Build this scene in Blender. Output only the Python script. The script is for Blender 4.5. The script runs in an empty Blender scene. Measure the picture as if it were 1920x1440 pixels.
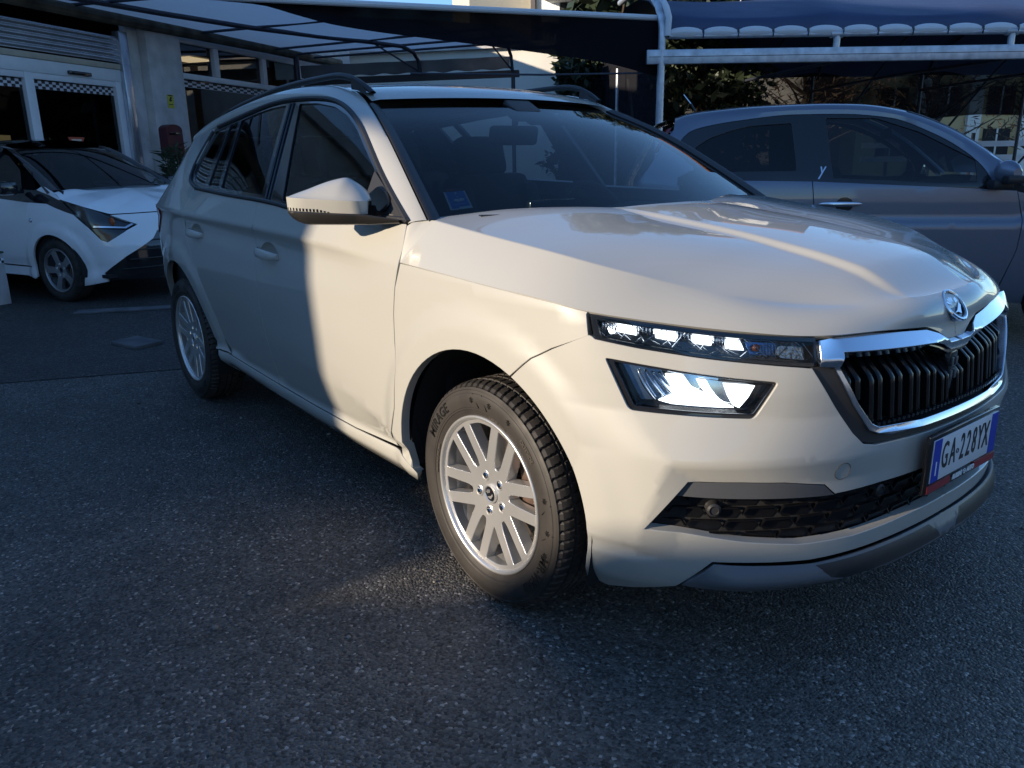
import bpy, bmesh, math, random
import numpy as np
from mathutils import Vector, Matrix
from mathutils.geometry import delaunay_2d_cdt

S = bpy.context.scene
COL = S.collection
# ---------------------------------------------------------------- camera
cam = bpy.data.cameras.new('camera'); cam_o = bpy.data.objects.new('camera', cam); COL.objects.link(cam_o)
_yaw, _pit, _rol = 2.475999, -0.280328, -0.015629
_fw = Vector((math.cos(_pit)*math.cos(_yaw), math.cos(_pit)*math.sin(_yaw), math.sin(_pit)))
_r = _fw.cross(Vector((0, 0, 1))).normalized(); _u = _r.cross(_fw)
_r2 = math.cos(_rol)*_r+math.sin(_rol)*_u; _u2 = -math.sin(_rol)*_r+math.cos(_rol)*_u
_m = Matrix((_r2, _u2, -_fw)).transposed().to_4x4(); _m.translation = (1.6706, -2.0703, 1.2434)
cam_o.matrix_world = _m
cam.sensor_width = 36; cam.lens = 1495.77*36/1920; cam.clip_start = .05; cam.clip_end = 3000
S.camera = cam_o
# ---------------------------------------------------------------- sky, sun, exposure
SUN_DIR = Vector((-.20, -.94, .255)).normalized()          # towards the sun
world = bpy.data.worlds.new('World'); S.world = world; world.use_nodes = True
_nt = world.node_tree; _bg = _nt.nodes['Background']
_sky = _nt.nodes.new('ShaderNodeTexSky'); _sky.sky_type = 'NISHITA'; _sky.sun_disc = False
_sky.sun_elevation = math.asin(SUN_DIR.z); _sky.sun_rotation = math.atan2(SUN_DIR.x, SUN_DIR.y)
_sky.air_density = 1.0; _sky.dust_density = .0; _sky.ozone_density = 5.0
_nt.links.new(_sky.outputs[0], _bg.inputs[0]); _bg.inputs[1].default_value = .125
sun = bpy.data.lights.new('sun', 'SUN'); sun.energy = 3.4; sun.angle = math.radians(.53); sun.color = (1, .84, .64)
sun_o = bpy.data.objects.new('sun', sun); COL.objects.link(sun_o)
sun_o.rotation_euler = SUN_DIR.to_track_quat('Z', 'Y').to_euler()
S.view_settings.view_transform = 'Standard'; S.view_settings.look = 'None'
S.view_settings.exposure = 1.0; S.view_settings.gamma = 1; S.view_settings.use_curve_mapping = False
S.render.engine = 'CYCLES'

# ---------------------------------------------------------------- materials
MATS = {}
def mat(name, col=(.5, .5, .5), rough=.5, metal=0, coat=0, spec=.5, emit=None, es=0, noise=None, bump=None, trans=0, ior=1.5, coat_rough=.03):
    """procedural principled material. noise=(scale, amount): value mottling; bump=(scale, strength, distance)"""
    m = bpy.data.materials.new(name); m.use_nodes = True; nt = m.node_tree
    b = nt.nodes['Principled BSDF']
    b.inputs['Base Color'].default_value = (*col, 1); b.inputs['Roughness'].default_value = rough
    b.inputs['Metallic'].default_value = metal; b.inputs['Coat Weight'].default_value = coat; b.inputs['Coat Roughness'].default_value = coat_rough
    b.inputs['Specular IOR Level'].default_value = spec; b.inputs['IOR'].default_value = ior
    b.inputs['Transmission Weight'].default_value = trans
    if emit: b.inputs['Emission Color'].default_value = (*emit, 1); b.inputs['Emission Strength'].default_value = es
    tc = None
    if noise or bump: tc = nt.nodes.new('ShaderNodeTexCoord')
    if noise:
        n = nt.nodes.new('ShaderNodeTexNoise'); n.inputs['Scale'].default_value = noise[0]; n.inputs['Detail'].default_value = 6
        nt.links.new(tc.outputs['Object'], n.inputs['Vector'])
        r = nt.nodes.new('ShaderNodeMapRange'); r.inputs[1].default_value = .3; r.inputs[2].default_value = .7
        r.inputs[3].default_value = 1-noise[1]; r.inputs[4].default_value = 1+noise[1]
        nt.links.new(n.outputs[0], r.inputs[0])
        mx = nt.nodes.new('ShaderNodeVectorMath'); mx.operation = 'SCALE'; mx.inputs[0].default_value = col
        nt.links.new(r.outputs[0], mx.inputs['Scale']); nt.links.new(mx.outputs[0], b.inputs['Base Color'])
        r2 = nt.nodes.new('ShaderNodeMapRange'); r2.inputs[1].default_value = .3; r2.inputs[2].default_value = .7
        r2.inputs[3].default_value = min(1, rough*(1+noise[1]*.5)); r2.inputs[4].default_value = rough*(1-noise[1]*.5)
        nt.links.new(n.outputs[0], r2.inputs[0]); nt.links.new(r2.outputs[0], b.inputs['Roughness'])
    if bump:
        n = nt.nodes.new('ShaderNodeTexNoise'); n.inputs['Scale'].default_value = bump[0]; n.inputs['Detail'].default_value = 4
        nt.links.new(tc.outputs['Object'], n.inputs['Vector'])
        bp = nt.nodes.new('ShaderNodeBump'); bp.inputs['Strength'].default_value = bump[1]; bp.inputs['Distance'].default_value = bump[2]
        nt.links.new(n.outputs[0], bp.inputs['Height']); nt.links.new(bp.outputs[0], b.inputs['Normal'])
    MATS[name] = m
    return m
def glass_mat(name, tint, ior=1.5, haze=0, k=1.5):
    """thin single-sheet glass: tinted see-through mixed with a mirror by Fresnel"""
    m = bpy.data.materials.new(name); m.use_nodes = True; nt = m.node_tree; nt.nodes.clear()
    o = nt.nodes.new('ShaderNodeOutputMaterial'); mx = nt.nodes.new('ShaderNodeMixShader')
    f = nt.nodes.new('ShaderNodeFresnel'); f.inputs[0].default_value = ior
    kk = nt.nodes.new('ShaderNodeMath'); kk.operation = 'MULTIPLY'; kk.inputs[1].default_value = k; kk.use_clamp = True
    t = nt.nodes.new('ShaderNodeBsdfTransparent'); t.inputs[0].default_value = (*tint, 1)
    g = nt.nodes.new('ShaderNodeBsdfGlossy'); g.inputs['Roughness'].default_value = .004
    nt.links.new(f.outputs[0], kk.inputs[0]); nt.links.new(kk.outputs[0], mx.inputs[0])
    nt.links.new(t.outputs[0], mx.inputs[1]); nt.links.new(g.outputs[0], mx.inputs[2])
    last = mx
    if haze:
        d = nt.nodes.new('ShaderNodeBsdfDiffuse'); d.inputs[0].default_value = (.55, .56, .58, 1)
        m2 = nt.nodes.new('ShaderNodeMixShader'); m2.inputs[0].default_value = haze
        nt.links.new(mx.outputs[0], m2.inputs[1]); nt.links.new(d.outputs[0], m2.inputs[2]); last = m2
    nt.links.new(last.outputs[0], o.inputs[0]); MATS[name] = m
    return m
M_paint = mat('grey_beige_paint', (.435, .425, .385), .42, coat=1, coat_rough=.03, noise=(2.1, .018))
M_white = mat('white_paint', (.86, .87, .88), .35, coat=1)
M_greymet = mat('grey_metallic_paint', (.15, .175, .23), .36, metal=.45, coat=1, coat_rough=.04)
M_gloss = mat('gloss_black', (.012, .012, .014), .12, coat=.6)
M_plast = mat('black_plastic', (.022, .022, .024), .48, bump=(900, .12, .0006))
M_grey = mat('grey_plastic', (.075, .078, .085), .42, bump=(900, .1, .0006))
M_liner = mat('wheel_arch_liner', (.012, .012, .013), .9)
M_chrome = mat('chrome', (.78, .79, .81), .06, metal=1)
M_slat = mat('slat_black', (.006, .006, .007), .28, spec=.35)
M_lip = mat('lip_grey', (.13, .14, .155), .38, bump=(900, .08, .0006))
M_darkplast = mat('mirror_base_plastic', (.018, .017, .016), .38)
M_satin = mat('satin_chrome', (.74, .78, .84), .17, metal=1)
M_alloy = mat('silver_alloy', (.70, .69, .67), .30, metal=.72, coat=.5, noise=(9, .05))
M_steel = mat('brake_steel', (.12, .10, .09), .45, metal=.8, noise=(30, .25))
M_rust = mat('rusty_hub', (.085, .05, .038), .75, noise=(25, .4))
M_rubber = mat('tyre_rubber', (.030, .026, .023), .60, noise=(14, .35), bump=(300, .2, .001))
M_glass = glass_mat('tinted_side_glass', (.30, .34, .35))
M_screen = glass_mat('windscreen_glass', (.46, .52, .53), k=1.0)
M_fglass = glass_mat('front_side_glass', (.66, .72, .70))
M_darkglass = glass_mat('dark_glass', (.10, .11, .12), k=1.2)
M_misted = glass_mat('misted_glass', (.42, .48, .52), haze=.30, k=1.0)
M_lens = glass_mat('clear_lens', (.93, .94, .95), 1.42, k=1.0)
M_led = mat('lit_white_led', (.9, .9, .9), .3, emit=(.86, .94, 1), es=1.9)
M_cab = mat('black_upholstery', (.013, .013, .015), .8, bump=(400, .3, .001))
M_cab2 = mat('grey_headliner', (.09, .092, .095), .9)
M_red = mat('red_lens', (.16, .008, .012), .12, coat=.8)
M_orange = mat('orange_bulb', (.45, .10, .02), .2, coat=.5)
M_blue = mat('blue_band', (.010, .035, .42), .35)
M_plate = mat('white_plate', (.72, .74, .76), .35)
M_ink = mat('black_ink', (.015, .015, .018), .5)
M_stripred = mat('red_strip', (.30, .022, .03), .4)
M_txtwhite = mat('white_print', (.85, .86, .86), .5)
M_stblue = mat('sticker_blue', (.01, .24, .72), .4)
M_mirror = mat('mirror_glass', (.8, .82, .85), .02, metal=1)

# ---------------------------------------------------------------- object helpers
def link(o, parent=None):
    COL.objects.link(o)
    if parent is not None: o.parent = parent
    return o
def tag(o, label=None, cat=None, group=None, kind=None):
    for k, v in (('label', label), ('category', cat), ('group', group), ('kind', kind)):
        if v: o[k] = v
    return o
def empty(name, loc=(0, 0, 0), rz=0, parent=None):
    o = bpy.data.objects.new(name, None); o.location = loc; o.rotation_euler = (0, 0, rz); o.empty_display_size = .2
    return link(o, parent)
def dup(o, parent=None, **kw):
    c = o.copy(); COL.objects.link(c)
    if parent is not None: c.parent = parent
    for k, v in kw.items(): setattr(c, k, v)
    for ch in list(o.children): dup(ch, c)
    return c
def flip(o, parent=None):
    """mirror-image copy of a part for the other side of a car (shares the mesh)"""
    c = dup(o, parent or o.parent); c.scale = (o.scale[0], -o.scale[1], o.scale[2])
    l = c.location; c.location = (l[0], -l[1], l[2])
    return c
class MB:
    """collects geometry, then builds ONE mesh object"""
    def __init__(s): s.v = []; s.f = []; s.m = []; s.n = []
    def add(s, v, f, m=0, n=None):
        b = len(s.v); s.v += [tuple(map(float, p)) for p in v]
        s.f += [tuple(b+i for i in q) for q in f]; s.m += [m]*len(f)
        s.n += [tuple(map(float, p)) for p in n] if n is not None else [None]*len(v)
        return s
    def box(s, c, d, m=0, R=None, bev=0):
        hx, hy, hz = d[0]/2, d[1]/2, d[2]/2
        if bev <= 0:
            v = [(x, y, z) for x in (-hx, hx) for y in (-hy, hy) for z in (-hz, hz)]
            f = [(0, 1, 3, 2), (4, 6, 7, 5), (0, 4, 5, 1), (2, 3, 7, 6), (0, 2, 6, 4), (1, 5, 7, 3)]
        else:
            bm = bmesh.new(); bmesh.ops.create_cube(bm, size=1)
            for q in bm.verts: q.co = Vector((q.co.x*d[0], q.co.y*d[1], q.co.z*d[2]))
            bmesh.ops.bevel(bm, geom=bm.edges[:], offset=bev, segments=2, profile=.5, affect='EDGES')
            bm.verts.ensure_lookup_table(); v = [tuple(q.co) for q in bm.verts]; f = [tuple(q.index for q in p.verts) for p in bm.faces]; bm.free()
        R = R or Matrix.Identity(3)
        return s.add([R @ Vector(p)+Vector(c) for p in v], f, m)
    def bar(s, a, b, w, h=None, m=0, up=(0, 0, 1)):
        a, b = Vector(a), Vector(b); d = b-a; L = d.length; h = h or w
        x = d.normalized(); z = Vector(up)-x*x.dot(Vector(up))
        if z.length < 1e-4: z = Vector((1, 0, 0))-x*x.x
        z.normalize(); y = z.cross(x)
        return s.box((a+b)/2, (L, w, h), m, Matrix((x, y, z)).transposed())
    def tube(s, pts, r, n=10, m=0, cap=True, closed=False):
        pts = [Vector(p) for p in pts]; k = len(pts); rr = r if hasattr(r, '__len__') else [r]*k
        T = [(pts[(i+1) % k if closed else min(i+1, k-1)]-pts[(i-1) % k if closed else max(i-1, 0)]).normalized() for i in range(k)]
        N = T[0].orthogonal().normalized(); v = []
        for i in range(k):
            N = (N-T[i]*N.dot(T[i])).normalized(); B = T[i].cross(N)
            for j in range(n):
                a = 2*math.pi*j/n; v.append(pts[i]+(N*math.cos(a)+B*math.sin(a))*rr[i])
        f = [(i*n+j, i*n+(j+1) % n, ((i+1) % k)*n+(j+1) % n, ((i+1) % k)*n+j) for i in range(k if closed else k-1) for j in range(n)]
        if cap and not closed: f += [tuple(range(n))[::-1], tuple((k-1)*n+j for j in range(n))]
        return s.add(v, f, m)
    def prism(s, poly, h0, h1, fn, m=0):
        """extrude a 2-D polygon between heights h0,h1; fn(a,b,h)->xyz"""
        n = len(poly); v = [fn(a, b, h0) for a, b in poly]+[fn(a, b, h1) for a, b in poly]
        f = [tuple(range(n))[::-1], tuple(range(n, 2*n))]+[(i, (i+1) % n, n+(i+1) % n, n+i) for i in range(n)]
        return s.add(v, f, m)
    def grid(s, P, m=0, closeu=False):
        P = np.asarray(P, float); a, b = P.shape[:2]
        f = [(i*b+j, ((i+1) % a)*b+j, ((i+1) % a)*b+j+1, i*b+j+1) for i in range(a if closeu else a-1) for j in range(b-1)]
        return s.add(P.reshape(-1, 3), f, m)
    def lathe(s, prof, n=48, m=0, axis='y', c=(0, 0, 0)):
        P = []
        for k in range(n):
            t = 2*math.pi*k/n
            for r, h in prof:
                P.append((c[0]+r*math.cos(t), c[1]+h, c[2]+r*math.sin(t)) if axis == 'y' else (c[0]+r*math.cos(t), c[1]+r*math.sin(t), c[2]+h))
        return s.grid(np.array(P).reshape(n, len(prof), 3), m, True)
    def mirror(s):
        b = len(s.v); s.v += [(x, -y, z) for x, y, z in s.v]; s.n += [None if q is None else (q[0], -q[1], q[2]) for q in s.n]
        s.f += [tuple(b+i for i in q)[::-1] for q in s.f]; s.m += s.m[:]
        return s
    def build(s, name, mats, parent=None, sharp=35, flat=False, fixn=True, merge=0, at=None):
        me = bpy.data.meshes.new(name); off = Vector(at or (0, 0, 0))
        me.from_pydata([Vector(p)-off for p in s.v], [], s.f)
        for q in (mats if isinstance(mats, (list, tuple)) else [mats]): me.materials.append(q)
        me.polygons.foreach_set('material_index', s.m)
        custom = any(q is not None for q in s.n)
        if (fixn and not custom) or merge:
            bm = bmesh.new(); bm.from_mesh(me)
            if merge: bmesh.ops.remove_doubles(bm, verts=bm.verts, dist=merge)
            if fixn: bmesh.ops.recalc_face_normals(bm, faces=bm.faces)
            bm.to_mesh(me); bm.free()
        if not flat:
            me.polygons.foreach_set('use_smooth', [True]*len(me.polygons))
            if not custom: me.set_sharp_from_angle(angle=math.radians(sharp))
        if custom:
            vn = [Vector((0, 0, 0))]*len(me.vertices)
            me.normals_split_custom_set_from_vertices([q if q is not None else tuple(me.vertices[i].normal) for i, q in enumerate(s.n)])
        me.update()
        o = bpy.data.objects.new(name, me); o.location = off
        return link(o, parent)
def text_mesh(body, size, depth=.001, bold=0, shear=0, sx=1):
    c = bpy.data.curves.new('lettering', 'FONT'); c.body = body; c.size = size; c.extrude = depth; c.align_x = 'CENTER'; c.align_y = 'CENTER'
    c.offset = bold; c.shear = shear; c.resolution_u = 3
    o = bpy.data.objects.new('lettering', c); COL.objects.link(o)
    me = bpy.data.meshes.new_from_object(o.evaluated_get(bpy.context.evaluated_depsgraph_get()))
    v = [(q.co.x*sx, q.co.y, q.co.z) for q in me.vertices]; f = [tuple(p.vertices) for p in me.polygons]
    bpy.data.objects.remove(o); bpy.data.meshes.remove(me); bpy.data.curves.remove(c)
    return v, f

def resample(poly, sp, closed=True):
    out = []; n = len(poly)
    for i in range(n if closed else n-1):
        a = np.array(poly[i], float); b = np.array(poly[(i+1) % n], float)
        k = max(1, int(round(np.linalg.norm(b-a)/sp)))
        out += [tuple(a+(b-a)*j/k) for j in range(k)]
    if not closed: out.append(tuple(poly[-1]))
    return out
def rounded(poly, r, n=4):
    """round the corners of a polygon by radius r (r may be a list)"""
    out = []; k = len(poly)
    for i in range(k):
        p0, p1, p2 = (np.array(poly[(i+d) % k], float) for d in (-1, 0, 1)); rr = r[i] if hasattr(r, '__len__') else r
        a = p0-p1; b = p2-p1; la, lb = np.linalg.norm(a), np.linalg.norm(b); t = min(rr, la*.45, lb*.45)
        if t < 1e-4: out.append(tuple(p1)); continue
        A = p1+a/la*t; B = p1+b/lb*t
        for j in range(n+1):
            q = j/n; out.append(tuple((1-q)**2*A+2*q*(1-q)*p1+q*q*B))
    return out
def inside(pts, poly):
    pts = np.atleast_2d(pts); c = np.zeros(len(pts), bool); P = np.array(poly); n = len(P)
    for i in range(n):
        x1, y1 = P[i]; x2, y2 = P[(i+1) % n]
        cond = ((y1 > pts[:, 1]) != (y2 > pts[:, 1]))
        c ^= cond & (pts[:, 0] < (x2-x1)*(pts[:, 1]-y1)/((y2-y1) if y2 != y1 else 1e-12)+x1)
    return c
def edge_dist(pts, poly):
    P = np.array(poly, float); Q = np.roll(P, -1, 0); d = np.full(len(pts), 9e9)
    for a, b in zip(P, Q):
        ab = b-a; t = np.clip(((pts-a)@ab)/max(ab@ab, 1e-12), 0, 1); d = np.minimum(d, np.linalg.norm(pts-(a+t[:, None]*ab), axis=1))
    return d
def patch(mb, poly, fn, sp=.03, holes=(), lines=(), thick=.014, m=0, edge_m=None, out=None, asp=1.0, hsp=None):
    """triangulate a polygon (with holes and inner crease lines) in a surface's own (u,v) domain, lay it on the
    surface fn(u,v)->xyz, and turn its rims inwards by `thick` so every panel has a real edge."""
    edge_m = m if edge_m is None else edge_m
    loops = [resample(poly, sp)]+[resample(h, hsp or sp*.6) for h in holes]
    A = np.array(loops[0]); lo, hi = A.min(0), A.max(0)
    g = []
    ny = max(2, int((hi[1]-lo[1])/sp)); nx = max(2, int((hi[0]-lo[0])/(sp*asp)))
    for j in range(1, ny):
        for i in range(0, nx+1):
            g.append((lo[0]+(hi[0]-lo[0])*(i+.5*(j % 2))/nx, lo[1]+(hi[1]-lo[1])*j/ny))
    g = np.array(g) if g else np.zeros((0, 2))
    def keep(g, k):
        if not len(g): return g
        ok = inside(g, loops[0]) & (edge_dist(g, loops[0]) > k)
        for h in loops[1:]: ok &= ~inside(g, h) & (edge_dist(g, h) > k*.7)
        return g[ok]
    g = keep(g, sp*.4)
    L = []
    for ln in lines:
        q0 = np.array(resample(ln, sp*.7, False)); q = keep(q0, sp*.25)
        if len(q):
            L.append(q)
            if len(g): g = g[np.min(np.linalg.norm(g[:, None]-q[None], axis=2), 1) > sp*.4]
    V = []; E = []; F = []
    for k, lp in enumerate(loops):
        b = len(V); V += [Vector(p) for p in lp]; n = len(lp); E += [(b+i, b+(i+1) % n) for i in range(n)]
    for q in L:
        b = len(V); V += [Vector(p) for p in q]
        E += [(b+i, b+i+1) for i in range(len(q)-1) if np.linalg.norm(q[i+1]-q[i]) < sp*1.3]
    V += [Vector(p) for p in g]
    vo, eo, fo, ov, oe, of = delaunay_2d_cdt(V, E, [], 0, 1e-6)
    vv = np.array([tuple(p) for p in vo]); fo = [tuple(f) for f in fo if len(f) == 3]
    cen = np.array([(vv[a]+vv[b]+vv[c])/3 for a, b, c in fo]); ok = inside(cen, loops[0])
    for h in loops[1:]: ok &= ~inside(cen, h)
    fo = [f for f, k in zip(fo, ok) if k]
    P = fn(vv[:, 0], vv[:, 1]); e = 2.5e-3
    def nrm(uv):
        a = fn(uv[:, 0]+e, uv[:, 1])-fn(uv[:, 0]-e, uv[:, 1]); b = fn(uv[:, 0], uv[:, 1]+e)-fn(uv[:, 0], uv[:, 1]-e)
        n = np.cross(a, b); return n/np.maximum(np.linalg.norm(n, axis=1), 1e-12)[:, None]
    N = nrm(vv)
    c = np.array(out if out is not None else (-1.2, 0, .55))
    if np.sum((P-c)*N) < 0: N = -N
    ff = []
    for a, b, d in fo:
        n = np.cross(P[b]-P[a], P[d]-P[a]); ff.append((a, b, d) if n@(N[a]+N[b]+N[d]) > 0 else (a, d, b))
    mb.add(P, ff, m, N)
    if thick:
        for lp in loops:
            q = np.array(lp); p = fn(q[:, 0], q[:, 1]); n = nrm(q); k = len(q)
            if np.sum((p-c)*n) < 0: n = -n
            t = np.roll(p, -1, 0)-np.roll(p, 1, 0); s = np.cross(t, n); s /= np.maximum(np.linalg.norm(s, axis=1), 1e-12)[:, None]
            ce = p.mean(0)
            if np.sum((p-ce)*s) < 0: s = -s
            if lp is not loops[0]: s = -s
            r = min(.0022, thick*.3)
            rings = [p, p+s*r*.5-n*r*.45, p+s*r*.6-n*r*1.6, p+s*r*.4-n*thick]
            nn = [n*.9+s*.45, n*.45+s*.9, s, s]
            nn = [w/np.linalg.norm(w, axis=1)[:, None] for w in nn]
            v = np.concatenate(rings); vn = np.concatenate(nn)
            f = []
            for a in range(3):
                for i in range(k):
                    j = (i+1) % k; qd = (a*k+i, a*k+j, (a+1)*k+j, (a+1)*k+i)
                    nf = np.cross(v[qd[1]]-v[qd[0]], v[qd[3]]-v[qd[0]])
                    f.append(qd if nf@(vn[qd[0]]+vn[qd[2]]) > 0 else qd[::-1])
            mb.add(v, f, edge_m, vn)
    return mb
def panel(name, poly, fn, mats, parent, mirror=None, **k):
    mb = patch(MB(), poly, fn, **k)
    if mirror == 'join': mb.mirror()
    o = mb.build(name, mats, parent)
    if mirror == 'copy': return o, flip(o)
    return o
# ---------------------------------------------------------------- numeric helpers
def nspline(t, P):
    """natural cubic spline through P (n,k) at parameters t -> callable"""
    t = np.asarray(t, float); P = np.asarray(P, float)
    if P.ndim == 1: P = P[:, None]
    n = len(t); h = np.diff(t)
    A = np.eye(n); B = np.zeros_like(P)
    for i in range(1, n-1):
        A[i, i-1] = h[i-1]; A[i, i] = 2*(h[i-1]+h[i]); A[i, i+1] = h[i]
        B[i] = 6*((P[i+1]-P[i])/h[i]-(P[i]-P[i-1])/h[i-1])
    M = np.linalg.solve(A, B)
    def f(x):
        x = np.atleast_1d(np.asarray(x, float))
        i = np.clip(np.searchsorted(t, x)-1, 0, n-2)
        a = ((t[i+1]-x)/h[i])[:, None]; b = ((x-t[i])/h[i])[:, None]; hh = h[i][:, None]**2
        return a*P[i]+b*P[i+1]+((a**3-a)*M[i]+(b**3-b)*M[i+1])*hh/6
    return f
def pchip(xs, ys):
    xs = np.asarray(xs, float); ys = np.asarray(ys, float)
    h = np.diff(xs); d = np.diff(ys)/h
    m = np.zeros_like(xs)
    m[0] = d[0]; m[-1] = d[-1]
    for i in range(1, len(xs)-1):
        if d[i-1]*d[i] > 0:
            w1 = 2*h[i]+h[i-1]; w2 = h[i]+2*h[i-1]
            m[i] = (w1+w2)/(w1/d[i-1]+w2/d[i])
    def f(x):
        x = np.clip(np.asarray(x, float), xs[0], xs[-1])
        i = np.clip(np.searchsorted(xs, x)-1, 0, len(xs)-2)
        s = (x-xs[i])/h[i]
        return (ys[i]*(1+2*s)*(1-s)**2+h[i]*m[i]*s*(1-s)**2+ys[i+1]*s*s*(3-2*s)+h[i]*m[i+1]*s*s*(s-1))
    return f
def sstep(a, b, x):
    s = np.clip((np.asarray(x, float)-a)/(b-a), 0, 1)
    return s*s*(3-2*s)
class Belt:
    """body side that runs from the rear centre round the flank to the nose centre.
    u is arc length along the plan curve (0 at the front axle), z the height."""
    def __init__(s, plan, D):
        P = np.array(plan, float)
        ext0 = [(2*P[0][0]-P[1][0]*0-P[0][0]+(P[1][0]-P[0][0])*1, -P[1][1])]
        Q = np.array([(P[1][0], -P[1][1])]+[tuple(p) for p in P]+[(P[-2][0], -P[-2][1])])
        t = np.r_[0, np.cumsum(np.linalg.norm(np.diff(Q, axis=0), axis=1))]
        f = nspline(t, Q)
        tt = np.linspace(t[1], t[-2], 3000); C = f(tt)
        L = np.r_[0, np.cumsum(np.linalg.norm(np.diff(C, axis=0), axis=1))]
        k = np.argmin(np.abs(C[:, 0])+(C[:, 1] < .3)*9)
        s.L = L-L[k]; s.C = C; s.u0 = s.L[0]; s.u1 = s.L[-1]
        T = np.gradient(C, s.L, axis=0); T /= np.linalg.norm(T, axis=1)[:, None]
        s.N = np.stack([-T[:, 1], T[:, 0]], 1)      # outward (w outwards)
        s.D = D
    def plan(s, u):
        return np.stack([np.interp(u, s.L, s.C[:, i]) for i in (0, 1)]+[np.interp(u, s.L, s.N[:, i]) for i in (0, 1)], -1)
    def __call__(s, u, z, off=0.0):
        u = np.asarray(u, float); z = np.asarray(z, float)
        q = s.plan(u); d = s.D(u, z)+off
        x = q[..., 0]+q[..., 2]*d; w = q[..., 1]+q[..., 3]*d
        return np.stack([x, -w, z+0*u], -1)

# ---------------------------------------------------------------- the compact SUV: body side
SUV_PLAN = [(-3.39, 0), (-3.385, .25), (-3.36, .5), (-3.29, .68), (-3.15, .795), (-2.9, .852), (-2.651, .872), (-2.2, .884),
            (-1.6, .892), (-1.0, .895), (-.4, .893), (0, .887), (.25, .874), (.40, .845), (.52, .79), (.62, .713), (.70, .62),
            (.765, .515), (.81, .40), (.838, .27), (.853, .13), (.857, 0)]
_zc = pchip([-3.6, -2.6, -2.08, -1.70, -1.035, -.75, -.60, -.48, -.38, 0, .4, 2], [.58, .575, .561, .548, .481, .452, .418, .380, .365, .36, .36, .36])
_zt = pchip([-4, -2.8, -1.73, -1.03, -.40, 0, .35, 2], [1.005, .995, .979, .967, .9455, .925, .889, .86])
_zs = lambda u: np.interp(u, [-2.6, -2.16, -1.15, -.45, 0], [.337, .337, .308, .300, .300])
_up = pchip([0, .2, .45, .7, .90, .97, 1], [-.018, -.007, -.001, -.005, -.013, -.008, 0])
_up2 = pchip([0, .25, .5, .75, 1], [-.018, -.007, -.001, 0, -.004])
_front = pchip([.15, .20, .26, .30, .36, .48, .56, .66, .74, .80, .85, .95], [-.09, -.06, -.02, -.008, 0, .004, .004, -.005, -.014, -.028, -.043, -.10])
_sill = pchip([-.12, -.065, -.04, -.018, 0, .03], [-.13, -.075, -.052, -.046, -.047, -.060])
def suv_D(u, z):
    u = np.asarray(u, float); z = np.asarray(z, float); u, z = np.broadcast_arrays(u, z)
    zc, zt, zs = _zc(u), _zt(u), _zs(u)
    d = np.where(z < zs+.03, _sill(z-zs), 0.)
    q = np.clip((z-zs-.03)/(zc-zs-.03), 0, 1)
    d = np.where((z >= zs+.03) & (z < zc), -.060+.042*q**.85, d)
    fk = sstep(-.85, -.42, u); d = np.where((z >= zc) & (z < zt), _up((z-zc)/(zt-zc))*(1-fk)+_up2((z-zc)/(zt-zc))*fk, d)
    hh = np.clip(z-zt, 0, None)
    rear = sstep(-1.5, -2.7, u)
    k1 = .35+.38*rear; k2 = .50+.16*rear
    g = np.where(hh < .10, k1*hh, k1*.10+k2*(hh-.10)+.05*(hh-.10)**2)
    d = np.where(z >= zt, -g-.004*fk, d)
    # soft flares round the wheel arches
    for xc in (0., -2.651):
        r = np.hypot(u-xc, z-.345)
        d = d+.012*(1-sstep(.455, .53, r))*sstep(.98, .85, z)
    w = np.maximum(sstep(.30, .62, u), sstep(.10, .34, u)*sstep(.42, .31, z))
    return d*(1-w)+_front(z)*w
SUV = Belt(SUV_PLAN, suv_D)
# ---- side surfaces of the two other cars
HATCH_PLAN = [(-1.47, 0), (-1.465, .30), (-1.42, .55), (-1.31, .73), (-1.05, .815), (-.5, .848), (0, .853), (.6, .853), (1.1, .845), (1.5, .815), (1.85, .74), (2.1, .58), (2.22, .35), (2.27, 0)]
_hp = pchip([.1, .2, .3, .45, .65, .780, .787, .80, .92, 1.0, 1.05], [-.20, -.09, -.045, -.018, -.004, 0, -.003, -.011, -.009, -.014, -.03])
def hatch_D(u, z):
    u = np.asarray(u, float); z = np.asarray(z, float); u, z = np.broadcast_arrays(u, z)
    zz = z-.03*sstep(.2, 1.2, u)*0
    rear = sstep(-.5, -1.3, u)
    return np.where(zz < 1.05, _hp(np.minimum(zz, 1.05)), -.03-(zz-1.05)*(.46+.12*rear)-(zz-1.05)**2*.12)
HATCH = Belt(HATCH_PLAN, hatch_D)
CITY_PLAN = [(-2.75, 0), (-2.72, .45), (-2.6, .66), (-2.3, .765), (-1.6, .80), (-.8, .803), (0, .80), (.2, .775), (.38, .70), (.52, .58), (.62, .42), (.68, .22), (.70, 0)]
_cp = pchip([.1, .16, .22, .30, .40, .55, .70, .82, .90], [-.10, -.045, -.03, -.035, -.02, -.004, 0, -.015, -.04])
def city_D(u, z):
    u = np.asarray(u, float); z = np.asarray(z, float); u, z = np.broadcast_arrays(u, z)
    d = np.where(z < .9, _cp(np.minimum(z, .9)), -.04-(z-.9)*.50)
    fr_ = sstep(.35, .75, u); d = d*(1-fr_)+fr_*np.interp(z, [.1, .2, .35, .5, .62, .72, .85], [-.04, 0, .01, 0, -.03, -.08, -.2])
    r = np.hypot(u, z-.30)
    return d+.018*(1-sstep(.36, .44, r))
CITY = Belt(CITY_PLAN, city_D)
HATCH_H = math.radians(41); CITY_H = math.radians(25)
HATCH_LOC = (-1.19-.852*math.sin(HATCH_H), 2.93+.852*math.cos(HATCH_H), 0)
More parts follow.
